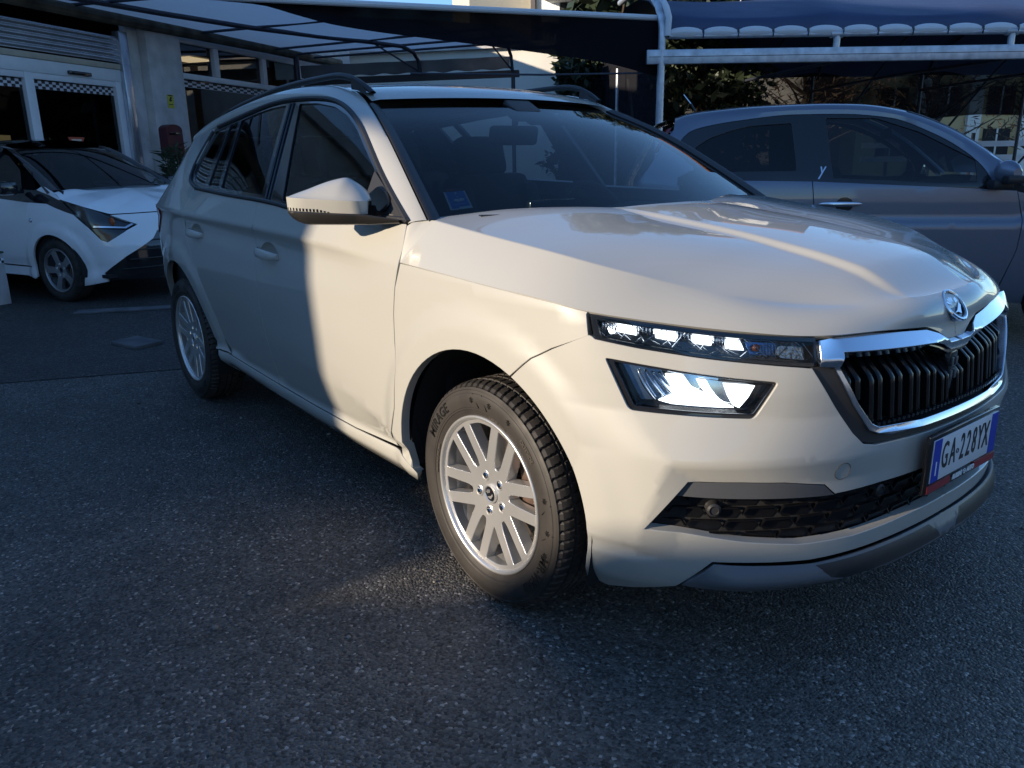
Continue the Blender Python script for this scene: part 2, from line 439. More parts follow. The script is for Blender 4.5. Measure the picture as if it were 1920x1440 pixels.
# ================================================================= setting
def asphalt(name, base, scale, light=.5):
    m = bpy.data.materials.new(name); m.use_nodes = True; nt = m.node_tree; b = nt.nodes['Principled BSDF']; L = nt.links.new
    tc = nt.nodes.new('ShaderNodeTexCoord')
    def N(t, **k):
        n = nt.nodes.new(t)
        for a, v in k.items(): n.inputs[a].default_value = v
        return n
    big = N('ShaderNodeTexNoise', Scale=.55, Detail=5, Roughness=.6); mid = N('ShaderNodeTexNoise', Scale=6, Detail=4); fine = N('ShaderNodeTexNoise', Scale=140, Detail=3)
    vor = N('ShaderNodeTexVoronoi', Scale=scale); vor2 = N('ShaderNodeTexVoronoi', Scale=scale*.47); vor2.feature = 'F1'
    for n in (big, mid, fine, vor, vor2): L(tc.outputs['Object'], n.inputs['Vector'])
    rampb = N('ShaderNodeMapRange'); rampb.inputs[1].default_value = .3; rampb.inputs[2].default_value = .7; rampb.inputs[3].default_value = .62; rampb.inputs[4].default_value = 1.25; L(big.outputs[0], rampb.inputs[0])
    rampm = N('ShaderNodeMapRange'); rampm.inputs[1].default_value = .3; rampm.inputs[2].default_value = .7; rampm.inputs[3].default_value = .82; rampm.inputs[4].default_value = 1.15; L(mid.outputs[0], rampm.inputs[0])
    # every stone its own tone: random cell colour
    cr = nt.nodes.new('ShaderNodeValToRGB'); e = cr.color_ramp.elements
    e[0].position = 0; e[0].color = (base*.35, base*.33, base*.31, 1); e[1].position = 1; e[1].color = (base*4.4, base*4.0, base*3.6, 1)
    k = e.new(.55); k.color = (base*1.02, base*.95, base*.88, 1); k = e.new(.86); k.color = (base*1.35, base*1.26, base*1.15, 1); k = e.new(.955); k.color = (base*1.9, base*1.76, base*1.6, 1)
    sep = nt.nodes.new('ShaderNodeSeparateColor'); L(vor.outputs['Color'], sep.inputs[0]); L(sep.outputs[0], cr.inputs[0])
    m1 = nt.nodes.new('ShaderNodeVectorMath'); m1.operation = 'SCALE'; L(cr.outputs[0], m1.inputs[0]); L(rampb.outputs[0], m1.inputs['Scale'])
    m2 = nt.nodes.new('ShaderNodeVectorMath'); m2.operation = 'SCALE'; L(m1.outputs[0], m2.inputs[0]); L(rampm.outputs[0], m2.inputs['Scale']); L(m2.outputs[0], b.inputs['Base Color'])
    rr = N('ShaderNodeMapRange'); rr.inputs[3].default_value = .38; rr.inputs[4].default_value = .85; L(sep.outputs[1], rr.inputs[0]); L(rr.outputs[0], b.inputs['Roughness'])
    h = nt.nodes.new('ShaderNodeMath'); h.operation = 'SUBTRACT'; h.inputs[0].default_value = 1; L(vor.outputs['Distance'], h.inputs[1])
    h2 = nt.nodes.new('ShaderNodeMath'); h2.operation = 'MULTIPLY_ADD'; h2.inputs[1].default_value = .6; L(sep.outputs[2], h2.inputs[0]); L(h.outputs[0], h2.inputs[2])
    h3 = nt.nodes.new('ShaderNodeMath'); h3.operation = 'MULTIPLY_ADD'; h3.inputs[1].default_value = .8; L(fine.outputs[0], h3.inputs[0]); L(h2.outputs[0], h3.inputs[2])
    bp = N('ShaderNodeBump', Strength=.85, Distance=.0045); L(h3.outputs[0], bp.inputs['Height']); L(bp.outputs[0], b.inputs['Normal'])
    MATS[name] = m; return m
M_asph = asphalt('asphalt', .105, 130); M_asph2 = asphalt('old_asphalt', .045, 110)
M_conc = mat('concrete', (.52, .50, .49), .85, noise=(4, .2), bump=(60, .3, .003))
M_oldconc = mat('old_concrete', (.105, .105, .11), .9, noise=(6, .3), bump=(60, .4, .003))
M_render = mat('cream_render', (.62, .56, .44), .9, noise=(2.5, .07), bump=(80, .25, .003))
M_whiterender = mat('white_render', (.70, .68, .62), .9, noise=(1.5, .06), bump=(80, .25, .003))
M_alu = mat('white_aluminium', (.74, .75, .77), .45, noise=(5, .06))
M_galv = mat('galvanised_steel', (.50, .53, .58), .42, metal=.55, noise=(12, .2))
M_shut = mat('shutter_steel', (.55, .58, .64), .25, metal=.8, noise=(6, .12))
M_shutbar = mat('shutter_bottom_bar', (.48, .42, .33), .5, noise=(8, .12))
M_canvas = mat('pale_canvas', (.78, .75, .75), .85, noise=(1.2, .12), bump=(5, .35, .02))
def translucent(m, k=.45):
    nt = m.node_tree; b = nt.nodes['Principled BSDF']; o = nt.nodes['Material Output']; t = nt.nodes.new('ShaderNodeBsdfTranslucent'); x = nt.nodes.new('ShaderNodeMixShader'); x.inputs[0].default_value = k
    t.inputs[0].default_value = b.inputs['Base Color'].default_value; nt.links.new(b.outputs[0], x.inputs[1]); nt.links.new(t.outputs[0], x.inputs[2]); nt.links.new(x.outputs[0], o.inputs[0])
translucent(M_canvas, .62)
M_canvasg = mat('grey_canvas', (.17, .17, .17), .85, noise=(2, .2), bump=(6, .4, .02))
M_navy = mat('navy_tarpaulin', (.035, .055, .12), .55, noise=(1.1, .15), bump=(2.2, .35, .05))
M_hem = mat('white_hem', (.66, .66, .68), .7, bump=(30, .3, .004))
M_tube = mat('dark_steel_tube', (.055, .065, .09), .45, metal=.3)
M_brown = mat('brown_steel', (.055, .045, .045), .6)
M_gutter = mat('rusty_gutter', (.10, .085, .06), .8, noise=(4, .4))
M_dark = mat('dark_interior', (.02, .02, .022), .9)
M_shopglass = glass_mat('shop_glass', (.20, .20, .20))
M_maroon = mat('maroon_enamel', (.085, .012, .022), .45)
M_yellow = mat('yellow_sticker', (.55, .50, .06), .5)
M_lightpanel = mat('lit_ceiling_panel', (.9, .8, .6), .5, emit=(1, .78, .45), es=1.3)
M_leaf = mat('oleander_leaf', (.028, .05, .022), .55, noise=(7, .4)); M_leaf2 = mat('evergreen_leaf', (.022, .036, .016), .6, noise=(3, .45)); M_leafb = mat('brown_twigs', (.13, .085, .055), .85, noise=(3, .35))
M_bark = mat('bark', (.10, .075, .055), .9, noise=(8, .3), bump=(20, .6, .01))
M_terra = mat('terracotta', (.28, .11, .06), .8)
def net_mat(name, col, a):
    m = bpy.data.materials.new(name); m.use_nodes = True; nt = m.node_tree; nt.nodes.clear(); o = nt.nodes.new('ShaderNodeOutputMaterial')
    t = nt.nodes.new('ShaderNodeBsdfTransparent'); d = nt.nodes.new('ShaderNodeBsdfDiffuse'); d.inputs[0].default_value = (*col, 1); x = nt.nodes.new('ShaderNodeMixShader')
    tc = nt.nodes.new('ShaderNodeTexCoord'); n = nt.nodes.new('ShaderNodeTexNoise'); n.inputs['Scale'].default_value = 3; nt.links.new(tc.outputs['Object'], n.inputs['Vector'])
    r = nt.nodes.new('ShaderNodeMapRange'); r.inputs[1].default_value = .3; r.inputs[2].default_value = .7; r.inputs[3].default_value = a-.05; r.inputs[4].default_value = min(1, a+.05); nt.links.new(n.outputs[0], r.inputs[0])
    nt.links.new(r.outputs[0], x.inputs[0]); nt.links.new(t.outputs[0], x.inputs[1]); nt.links.new(d.outputs[0], x.inputs[2]); nt.links.new(x.outputs[0], o.inputs[0]); MATS[name] = m; return m
M_net = net_mat('shade_net', (.010, .010, .013), 1.045); M_net2 = net_mat('thin_shade_net', (.02, .02, .024), .91)
def checker_mat(sx, sz):
    m = bpy.data.materials.new('black_white_checker'); m.use_nodes = True; nt = m.node_tree; b = nt.nodes['Principled BSDF']; b.inputs['Roughness'].default_value = .4
    tc = nt.nodes.new('ShaderNodeTexCoord'); c = nt.nodes.new('ShaderNodeTexChecker'); c.inputs[1].default_value = (.62, .62, .66, 1); c.inputs[2].default_value = (.015, .015, .022, 1); c.inputs['Scale'].default_value = 1
    mp = nt.nodes.new('ShaderNodeMapping'); mp.inputs['Scale'].default_value = (1/sx, 1, 1/sz); mp.inputs['Location'].default_value = (.13, .5, .47); nt.links.new(tc.outputs['Object'], mp.inputs[0]); nt.links.new(mp.outputs[0], c.inputs[0]); nt.links.new(c.outputs[0], b.inputs['Base Color']); return m
M_check = checker_mat(.054, .031); M_checkw = checker_mat(.105, .031)

# ---- ground
g0 = MB(); g0.add([(-400, -400, 0), (400, -400, 0), (400, 400, 0), (-400, 400, 0)], [(0, 1, 2, 3)]); tag(g0.build('ground', M_asph), kind='structure')
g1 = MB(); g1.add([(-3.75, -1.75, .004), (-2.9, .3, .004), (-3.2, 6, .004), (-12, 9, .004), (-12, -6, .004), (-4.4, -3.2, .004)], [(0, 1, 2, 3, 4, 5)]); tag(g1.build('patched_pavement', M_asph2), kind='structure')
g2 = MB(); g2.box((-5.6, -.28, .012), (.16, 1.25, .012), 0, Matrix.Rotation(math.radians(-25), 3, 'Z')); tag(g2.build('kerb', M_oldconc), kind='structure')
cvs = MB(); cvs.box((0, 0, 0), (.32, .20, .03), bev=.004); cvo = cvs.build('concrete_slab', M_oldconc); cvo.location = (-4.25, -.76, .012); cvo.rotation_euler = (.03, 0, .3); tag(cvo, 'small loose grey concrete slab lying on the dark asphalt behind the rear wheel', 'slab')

rnd0 = random.Random(5); peb = MB()
for i in range(260):
    x, y = rnd0.uniform(-3.5, 1.6), rnd0.uniform(-2.2, 1.2); r_ = rnd0.uniform(.003, .009)*(1 if rnd0.random() < .93 else 1.7)
    bm_ = bmesh.new(); bmesh.ops.create_icosphere(bm_, subdivisions=1, radius=r_)
    for v_ in bm_.verts: v_.co = Vector((v_.co.x*rnd0.uniform(.7, 1.3), v_.co.y*rnd0.uniform(.7, 1.3), v_.co.z*rnd0.uniform(.4, .8)))+Vector((x, y, r_*.35))
    bm_.verts.ensure_lookup_table(); peb.add([tuple(v_.co) for v_ in bm_.verts], [tuple(v_.index for v_ in f_.verts) for f_ in bm_.faces]); bm_.free()
tag(peb.build('loose_gravel', mat('gravel_stone', (.20, .185, .165), .8, noise=(9, .5)), flat=True), kind='stuff')
# ---- the shop
SH = empty('shop_building', (-9.49, -.32, 0), math.radians(127)); tag(SH, 'shop with raised steel shutter, glass doors with checkered bands and a bare concrete pillar', 'building')
def sbox(name, s0, s1, n0, n1, z0, z1, m, parent=None, bev=0):
    mb = MB(); mb.box(((s0+s1)/2, -(n0+n1)/2, (z0+z1)/2), (s1-s0, abs(n1-n0), z1-z0), 0, bev=bev); return mb.build(name, m, parent or SH, flat=bev == 0)
# shell: walls round the glazed front
mb = MB()
mb.box((1.0, -.02+.15, 3.6), (15, .3, 1.1)); mb.box((-4.2, .13, 1.53), (4.6, .3, 3.06)); mb.box((8.0, .13, 1.53), (1.0, .3, 3.06)); mb.box((1.0, 6.4, 2.07), (15, .2, 4.14)); mb.box((-6.4, 3.2, 2.07), (.2, 6.4, 4.14)); mb.box((8.4, 3.2, 2.07), (.2, 6.4, 4.14))
mb.build('wall', M_conc, SH, flat=True)
sbox('flat_roof', -6.6, 8.6, -6.7, .15, 4.15, 4.3, M_conc)
sbox('interior', -6.3, 8.3, -6.2, -.35, .02, .04, M_dark); sbox('ceiling', -6.3, 8.3, -6.2, -.35, 3.07, 3.10, mat('shop_ceiling', (.07, .07, .07), .9)); sbox('back_wall', -6.3, 8.3, -5.2, -5.1, .04, 3.07, M_dark)
lp_ = MB(); lp_.add([(5.52, 1.75, 3.05), (6.39, 1.75, 3.05), (6.43, 2.41, 3.05), (5.60, 2.41, 3.05)], [(0, 1, 2, 3)]); lp_.build('ceiling_light', M_lightpanel, SH, fixn=False)
# concrete pillar with a stepped left reveal
mb = MB(); mb.box((2.185, -.11, 1.5), (.73, .22, 3.0), bev=.012); mb.build('pillar', M_conc, SH); mb = MB(); mb.box((1.71, -.05, 1.5), (.22, .10, 3.0), bev=.01); mb.build('pillar', M_conc, SH)
# shutter pulled up: curved slats one by one
for k in range(5):
    zc = 2.76-.062*k; mb = MB(); P = []
    for i in range(9):
        t = i/8; P.append([(s, -(.045+.020*math.sin(math.pi*t)), zc-.031+.062*t) for s in (-2.2, 1.44)])
    mb.grid(np.array(P)); mb.box((-.38, -.04, zc-.031), (3.64, .02, .006)); mb.build('shutter_slat', M_shut, SH, sharp=60)
sbox('shutter_bar', -2.2, 1.46, .03, .075, 2.385, 2.455, M_shutbar, bev=.008)
sbox('shutter_rail', 1.44, 1.60, .0, .12, 0, 2.86, M_shut, bev=.01)
sbox('header', -2.2, 1.60, -.03, .06, 2.235, 2.382, M_alu, bev=.004)
sbox('door_sensor', .52, .88, .06, .10, 2.255, 2.30, M_gloss, bev=.006)
sbox('door_post', -.13, .0, -.03, .055, 0, 2.235, M_alu, bev=.006); sbox('door_post', 1.33, 1.44, -.03, .055, 0, 2.235, M_alu, bev=.006); sbox('door_post', 1.445, 1.56, -.03, .02, 0, 2.235, M_alu, bev=.006)
sbox('door_rail', .0, 1.33, -.03, .05, 2.165, 2.235, M_alu, bev=.006); sbox('door_rail', -2.2, -.13, -.03, .05, 2.165, 2.235, M_alu, bev=.006)
sbox('door_rail', .0, 1.33, -.03, .05, .0, .10, M_alu, bev=.006)
for s0, s1 in ((-2.2, -.13), (0, 1.33)):
    gl = MB(); gl.add([(s0, .0, .1), (s1, .0, .1), (s1, .0, 2.17), (s0, .0, 2.17)], [(0, 1, 2, 3)]); gl.build('door_glass', M_shopglass, SH, fixn=False)
    ck = MB(); ck.add([(s0, -.003, 2.062), (s1, -.003, 2.062), (s1, -.003, 2.155), (s0, -.003, 2.155)], [(0, 1, 2, 3)]); ck.build('checker_band', M_check, SH, fixn=False)
# show window right of the pillar
sbox('window_head', 2.55, 7.5, -.03, .06, 2.88, 2.98, M_alu, bev=.006); sbox('transom', 2.55, 7.5, -.03, .06, 2.385, 2.465, M_alu, bev=.006); sbox('window_sill', 2.55, 7.5, -.03, .10, .45, .55, M_alu, bev=.006); sbox('window_apron', 2.55, 7.5, -.03, .04, .0, .45, M_conc)
for s in (2.60, 3.63, 5.02, 6.3, 7.45): sbox('mullion', s-.06, s+.06, -.03, .07, 2.467, 2.878, M_alu, bev=.006)
for s in (2.60, 7.45): sbox('mullion', s-.05, s+.05, -.03, .07, .552, 2.383, M_alu, bev=.006)
for a, b, c, d in ((2.55, 7.5, .55, 2.385), (2.55, 7.5, 2.465, 2.88)):
    gl = MB(); gl.add([(a, .0, c), (b, .0, c), (b, .0, d), (a, .0, d)], [(0, 1, 2, 3)]); gl.build('window_glass', M_shopglass, SH, fixn=False)
ck = MB(); ck.add([(2.65, -.003, 2.275), (7.4, -.003, 2.275), (7.4, -.003, 2.368), (2.65, -.003, 2.368)], [(0, 1, 2, 3)]); ck.build('checker_band', M_checkw, SH, fixn=False)
# door glass: sign reflections put on as flat colour, and lettering
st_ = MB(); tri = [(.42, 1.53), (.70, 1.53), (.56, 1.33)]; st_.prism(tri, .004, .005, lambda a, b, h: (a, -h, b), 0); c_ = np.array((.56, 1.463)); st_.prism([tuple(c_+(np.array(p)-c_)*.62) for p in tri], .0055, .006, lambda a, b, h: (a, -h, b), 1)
st_.build('triangle_reflection', [mat('reflection_red', (.55, .10, .05), .5), mat('reflection_cream', (.80, .72, .56), .5)], SH, flat=True)
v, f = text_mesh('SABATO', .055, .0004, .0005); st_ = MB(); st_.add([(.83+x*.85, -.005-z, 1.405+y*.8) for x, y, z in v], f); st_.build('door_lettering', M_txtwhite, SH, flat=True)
st_ = MB(); st_.box((-.50, -.004, 1.49), (.16, .003, .09)); st_.build('orange_reflection', mat('reflection_orange', (.62, .26, .05), .5), SH, flat=True)  # reflection of an orange sign, as a coloured plate
# eaves gutter above the openings
mb = MB(); mb.tube([(-6, -.22, 2.93), (1, -.22, 2.97), (7.6, -.22, 3.05)], .075, 10); mb.build('eaves_gutter', M_gutter, SH)
# ---- things fixed to the pillar
def shop_pt(s, n, z): c, q = math.cos(math.radians(127)), math.sin(math.radians(127)); return Vector((-9.49+c*s+q*n, -.32+q*s-c*n, z))
ml = empty('letterbox', shop_pt(2.01, .222, 1.28), math.radians(127)); tag(ml, 'maroon letterbox with rounded top fixed to the concrete pillar', 'letterbox')
arcp = [(-.17, 0), (.17, 0), (.17, .36)]+[(.17*math.cos(a), .36+.075*math.sin(a)) for a in np.linspace(0, math.pi, 14)][1:-1]+[(-.17, .36)]
mb = MB(); mb.prism(arcp, 0, .13, lambda a, b, h: (a, -h, b)); mb.build('box_body', M_maroon, ml, sharp=30); mb = MB(); mb.box((0, -.137, .31), (.24, .012, .035), bev=.004); mb.build('slot_flap', M_gloss, ml)
ws_ = empty('warning_sticker', shop_pt(2.18, .2225, 1.94), math.radians(127)); tag(ws_, 'small yellow and black warning sticker high on the concrete pillar', 'sticker')
mb = MB(); mb.box((0, -.002, .09), (.14, .003, .18), 0); mb.build('sticker_sheet', M_yellow, ws_, flat=True); mb = MB(); mb.prism([(-.05, .175), (.05, .175), (.05, .16), (-.05, .16)], .0037, .0045, lambda a, b, h: (a, -h, b)); mb.prism([(-.035, .10), (.0, .155), (.04, .14), (.01, .12), (.035, .10), (-.01, .085)], .0037, .0045, lambda a, b, h: (a, -h, b)); mb.prism([(-.045, .055), (.045, .055), (.045, .045), (-.045, .045)], .0037, .0045, lambda a, b, h: (a, -h, b)); tag(mb.build('sticker_print', M_ink, ws_, flat=True), kind='stuff')
# ---- canopy in front of the shop (local frame of the shop)
cp = empty('shop_canopy', (-9.49, -.32, 0), math.radians(127)); tag(cp, 'pale canvas canopy on dark tubes over the shop forecourt', 'canopy')
def zc_(s, n): return 3.06+.012*s*0+.02*math.sin(n*2.2)+.03*math.sin(s*1.3)*math.sin(n*.9)
nout = pchip([-3.0, .3, 1.3, 2.7, 3.8, 4.6, 6.4], [.9, 1.75, 2.1, 2.9, 4.0, 4.6, 4.6])
mb = MB(); mb.grid(np.array([[(s, -(.12+(float(nout(s))-.12)*q), zc_(s, .12+(float(nout(s))-.12)*q)) for q in np.linspace(0, 1, 40)] for s in np.linspace(-3, 6.35, 90)])); mb.build('canvas_roof', M_canvas, cp)
def ctube(name, pts, r, m=M_tube): mb = MB(); mb.tube([(s, -n, z) for s, n, z in pts], r, 10); return mb.build(name, m, cp)
ctube('ridge_tube', [(-2.5, .1, 3.0), (.26, .69, 3.0), (1.28, .9, 3.0), (2.68, 1.29, 3.0), (3.77, 1.75, 3.0), (4.6, 2.2, 3.0), (5.25, 2.5, 2.995), (5.6, 2.57, 2.94), (5.78, 2.59, 2.82), (5.84, 2.60, 2.58)], .034)
for a, b in (((-.7, .12, 3.03), (-.6, 1.35, 3.03)), ((.60, .12, 3.03), (.54, 1.7, 3.03)), ((3.05, .12, 3.03), (2.65, 2.7, 3.03)), ((5.12, .12, 3.03), (4.1, 4.5, 3.03)), ((5.85, .12, 3.03), (5.0, 4.5, 3.03)), ((6.45, .12, 3.03), (5.7, 4.5, 3.03))): ctube('rafter', [a, b], .020)
ctube('end_hoop', [(4.4, 4.3, 3.0), (5.1, 4.28, 2.99), (5.5, 4.27, 2.93), (5.72, 4.26, 2.82), (5.80, 4.26, 2.58)], .028)
ctube('brace', [(4.75, 2.25, 2.98), (5.84, 2.62, 2.62)], .014); ctube('brace', [(4.3, 4.2, 2.98), (5.8, 4.24, 2.62)], .014)
mb = MB(); mb.box((5.88, -2.2, 2.555), (.09, 4.3, .11)); mb.build('end_beam', M_brown, cp, flat=True)
mb = MB(); mb.grid(np.array([[(5.84+.02*math.sin(n*9+q), -n, 2.63+.20*q+.012*math.sin(n*14)*(1-q)) for n in np.linspace(.3, 4.2, 60)] for q in np.linspace(0, 1, 5)])); mb.build('valance', M_canvasg, cp)
mb = MB(); mb.tube([(5.80, -.25, 0), (5.80, -.25, 2.98)], .05, 10); mb.build('post', M_tube, cp)
mb = MB(); mb.tube([(5.84, -4.26, 0), (5.84, -4.26, 2.5)], .035, 10); mb.build('post', M_tube, cp)
# white panel under the end beam belongs to the next building
NB = empty('white_annexe', tuple(shop_pt(9.6, 1.5, 0)), math.radians(127)); tag(NB, 'plain white annexe glimpsed between the canopy and the cream house', 'building')
mb = MB(); mb.box((0, 0, 1.7), (.3, 6.4, 3.4)); mb.build('wall', M_whiterender, NB, flat=True); mb = MB(); mb.box((-.17, -2.9, 1.7), (.05, .16, 3.3)); mb.build('downpipe', M_brown, NB, flat=True)
mb = MB(); mb.box((.0, 0, 3.45), (.6, 6.7, .1)); mb.build('roof', M_conc, NB, flat=True)

# ---- dark shade net slung between the canopies
sn = empty('shade_net_strip', (-5.9, .9, 0), math.atan2(4.04, 1.32)); tag(sn, 'black shade net strip slung from a pale tube between the two canopies', 'net')
xs = np.linspace(-2.2, 4.22, 60); bz_ = pchip([-2.2, .1, .47, .75, 1.15, 1.67, 2.21, 2.78, 3.56, 4.22], [2.63, 2.57, 2.49, 2.43, 2.38, 2.335, 2.29, 2.24, 2.16, 2.03])
mb = MB(); mb.grid(np.array([[(x, .10*math.sin(math.pi*q)*math.sin(x*.7+.5), 2.61*(1-q)+float(bz_(x))*q) for x in xs] for q in np.linspace(0, 1, 9)])); mb.build('net', M_net, sn)
mb = MB(); mb.tube([(x, 0, 2.615) for x in np.linspace(-2.2, 4.22, 30)], .030, 10); mb.build('top_tube', M_hem, sn)
mb = MB(); mb.tube([(.2, .02, 2.55), (4.2, .0, 2.05+.1)], .008, 6) if 0 else mb.tube([(1.5, .05, 2.02), (2.9, .05, 2.03), (4.2, .02, 2.07)], .010, 6); mb.build('guy_wire', M_tube, sn)

# ---- carport on the right
BD = np.array((2.38, 3.05)); BD /= np.linalg.norm(BD); BN = np.array((-BD[1], BD[0]))       # along the front, and backwards
cpt = empty('carport', (-4.50, 4.87, 0), math.atan2(BD[1], BD[0])); tag(cpt, 'navy tarpaulin carport with galvanised beam and laced white hem', 'carport')
LB = 8.0
def cbar(name, a, b, r, m=M_galv, n=12): mb = MB(); mb.tube([a, b], r, n); return mb.build(name, m, cpt)
cbar('post', (0, 0, 0), (0, 0, 2.14), .040)
for x in (LB,): cbar('post', (x, 0, 0), (x, 0, 2.14), .040)
mb = MB(); mb.box((LB/2-.06, 0, 2.215), (LB+.2, .07, .145), bev=.008); mb.box((LB/2-.06, -.0355, 2.215), (LB+.15, .004, .006), 1); mb.build('front_beam', [M_galv, M_tube], cpt)
for x in (1.86, 3.72, 5.6): cbar('stub_post', (x, 0, 2.28), (x, 0, 2.44), .036)
cbar('eaves_tube', (.05, 0, 2.42), (LB, 0, 2.42), .030)
mb = MB()
for x in (1.86, 3.72, 5.6): mb.tube([(x-.07, 0, 2.42), (x+.06, 0, 2.42)], .042, 14)
tag(mb.build('tube_clamp', M_galv, cpt), kind='stuff')
mb = MB(); mb.tube([(0, 0, 2.14), (0, 0, 2.50), (-.01, .03, 2.62), (-.03, .12, 2.74), (-.06, .30, 2.86), (-.08, .60, 2.97), (-.1, 1.3, 3.10), (-.1, 2.6, 3.18)], .040, 12); mb.build('corner_hoop', M_galv, cpt)
mb = MB(); mb.tube([(.05, -.03, 2.42), (.06, -.03, 2.60), (.04, .02, 2.70), (.02, .16, 2.80), (-.0, .40, 2.94), (-.02, .9, 3.05)], .034, 10); mb.build('corner_hem', M_hem, cpt)
# laced hem: one scalloped roll per bay
scal = [0.06+.37*i for i in range(22)]
for a, b in zip(scal[:-1], scal[1:]):
    mb = MB(); P = []
    for t in np.linspace(0, 1, 9):
        k = math.sin(math.pi*t)**.6; x = a+.012+(b-a-.024)*t
        P.append([(x, -.006-.038*(.6+.4*k)*math.cos(w), 2.445+(.030+.022*k)*math.sin(w)+.012*k) for w in np.linspace(0, 2*math.pi, 13)])
    mb.grid(np.array(P)); mb.build('hem_roll', M_hem, cpt)
mb = MB()
for a in scal: mb.tube([(a, -.042, 2.49), (a, -.046, 2.44), (a, -.030, 2.40)], .006, 6)
tag(mb.build('lacing', M_gloss, cpt), kind='stuff')
# roof sheet: upright skirt, rounded shoulder, gentle vault
prof = [(.02, 2.44), (.03, 2.52), (.05, 2.60), (.10, 2.655), (.35, 2.75), (.8, 2.90), (1.5, 3.04), (2.6, 3.13), (4.2, 3.05), (5.2, 2.80), (5.5, 2.45)]
mb = MB(); P = []
for x in np.linspace(-.02, LB, 90):
    sag = .05*math.sin(math.pi*((x/1.86) % 1))
    P.append([(x, y, z-(sag*.9 if 2 < i < 9 else sag*.25)) for i, (y, z) in enumerate(prof)])
mb.grid(np.array(P)); mb.build('tarpaulin_roof', M_navy, cpt, sharp=70)
# frame inside, slanted pipes, net at the back
for x in (1.86, 3.72, 5.6, 7.4):
    mb = MB(); mb.tube([(x, y+.03, z-.05) for y, z in prof], .022, 8); mb.build('roof_hoop', M_tube, cpt)
    mb = MB(); mb.tube([(x, .1, 2.15), (x-.1, 2.8, 2.2), (x-.15, 5.4, 2.2)], .02, 8); mb.build('tie_tube', M_tube, cpt)
    mb = MB(); mb.tube([(x-.1, 5.4, .9), (x+.5, 4.4, 2.35), (x+.75, 3.8, 2.95)], .018, 8); mb.build('brace', M_tube, cpt); mb = MB(); mb.tube([(x-.1, 5.4, 1.5), (x+.7, 5.0, 2.2)], .014, 8); mb.build('brace', M_tube, cpt)
    mb = MB(); mb.tube([(x-.1, 5.45, 0), (x-.1, 5.45, 2.45)], .03, 8); mb.build('back_post', M_tube, cpt)
mb = MB(); mb.grid(np.array([[(x, 5.5+.05*math.sin(x*3), 1.75+.04*math.sin(x*2.1)+(.75-.02*math.sin(x))*q) for x in np.linspace(-.2, LB, 60)] for q in np.linspace(0, 1, 6)])); mb.build('back_net', M_net2, cpt)
mb = MB(); mb.grid(np.array([[(.0, y, .1+2.6*q) for y in np.linspace(.05, 5.5, 20)] for q in np.linspace(0, 1, 6)])); mb.build('side_net', M_net2, cpt)

# ---- houses beyond
AP = empty('cream_apartment_house', (-18.75, 15.15, 0), math.radians(30)); tag(AP, 'cream apartment house with railed balconies and dark downpipe in low sun', 'building')
def abox(name, c, d, m): mb = MB(); mb.box(c, d); return mb.build(name, m, AP, flat=True)
abox('wall', (4.0, 3.0, 3.8), (8, 6, 7.6), M_whiterender)
mb = MB(); mb.box((-.03, .0, 5), (.06, .0, .0)) if 0 else mb.box((-1.6, 1.4, 3.8), (3.0, 2.4, 7.6), 0, Matrix.Rotation(math.radians(38), 3, 'Z')); mb.build('wall', M_render, AP, flat=True)
abox('downpipe', (-.06, -.10, 3.8), (.14, .14, 7.6), M_brown); abox('roof', (3, 3, 7.7), (13, 8, .2), M_terra)
for z in (3.85, 5.8):
    sl_ = MB(); sl_.box((1.25, -.45, z-.09), (1.55, 1.1, .16)); so = sl_.build('balcony', M_whiterender, AP, flat=True)
    rl_ = MB(); rl_.box((1.25, -.96, z+.98), (1.55, .04, .05)); rl_.box((.5, -.45, z+.98), (.04, 1.08, .05)); rl_.box((2.0, -.45, z+.98), (.04, 1.08, .05)); rl_.build('rail', M_brown, so, flat=True)
    rl_ = MB()
    for x in np.arange(.52, 2.0, .12): rl_.box((x, -.96, z+.48), (.022, .022, .95))
    for y in np.arange(-.94, .0, .14): rl_.box((.5, y, z+.48), (.022, .022, .95)); rl_.box((2.0, y, z+.48), (.022, .022, .95))
    tag(rl_.build('balusters', M_brown, so, flat=True), kind='stuff')
    wn = MB(); wn.box((1.25, .0, z+1.1), (.95, .06, 2.1)); wf = wn.build('balcony_door', M_dark, AP, flat=True)
    for x in (.55, 1.95): abox('shutter', (x, -.03, z+1.1), (.42, .05, 2.1), M_alu)
abox('pergola', (.3, -.2, 5.0), (.5, .4, .14), M_brown); abox('vent', (.35, -.05, 3.6), (.3, .12, .35), M_alu)
YH = empty('ochre_house', (-12.2, 31.2, 0), math.radians(52)); tag(YH, 'far ochre and cream house in sun seen under the carport', 'building')
mb = MB(); mb.box((0, 3, 3.2), (9, 6, 6.4)); mb.build('wall', mat('ochre_render', (.55, .40, .20), .9, noise=(1, .1)), YH, flat=True); mb = MB(); mb.box((0, 3, 6.5), (9.6, 6.8, .25)); mb.build('roof', M_terra, YH, flat=True)
for x in (-3.2, -1.2, .8, 2.8):
    for z in (1.4, 2.9, 5.0):
        mb = MB(); mb.box((x, -.02, z), (1.0, .08, 1.0)); mb.box((x, -.05, z), (.06, .06, 1.0), 1); mb.build('window', [M_dark, M_whiterender], YH, flat=True)
for x in (-2.2, -.2, 1.8): mb = MB(); mb.box((x, -.10, 3.2), (.5, .2, 6.3)); mb.build('pier', M_whiterender, YH, flat=True)
RH = empty('red_house', (-17.0, 27.5, 0), math.radians(50)); tag(RH, 'far brick red house with orange awning behind the carport net', 'building')
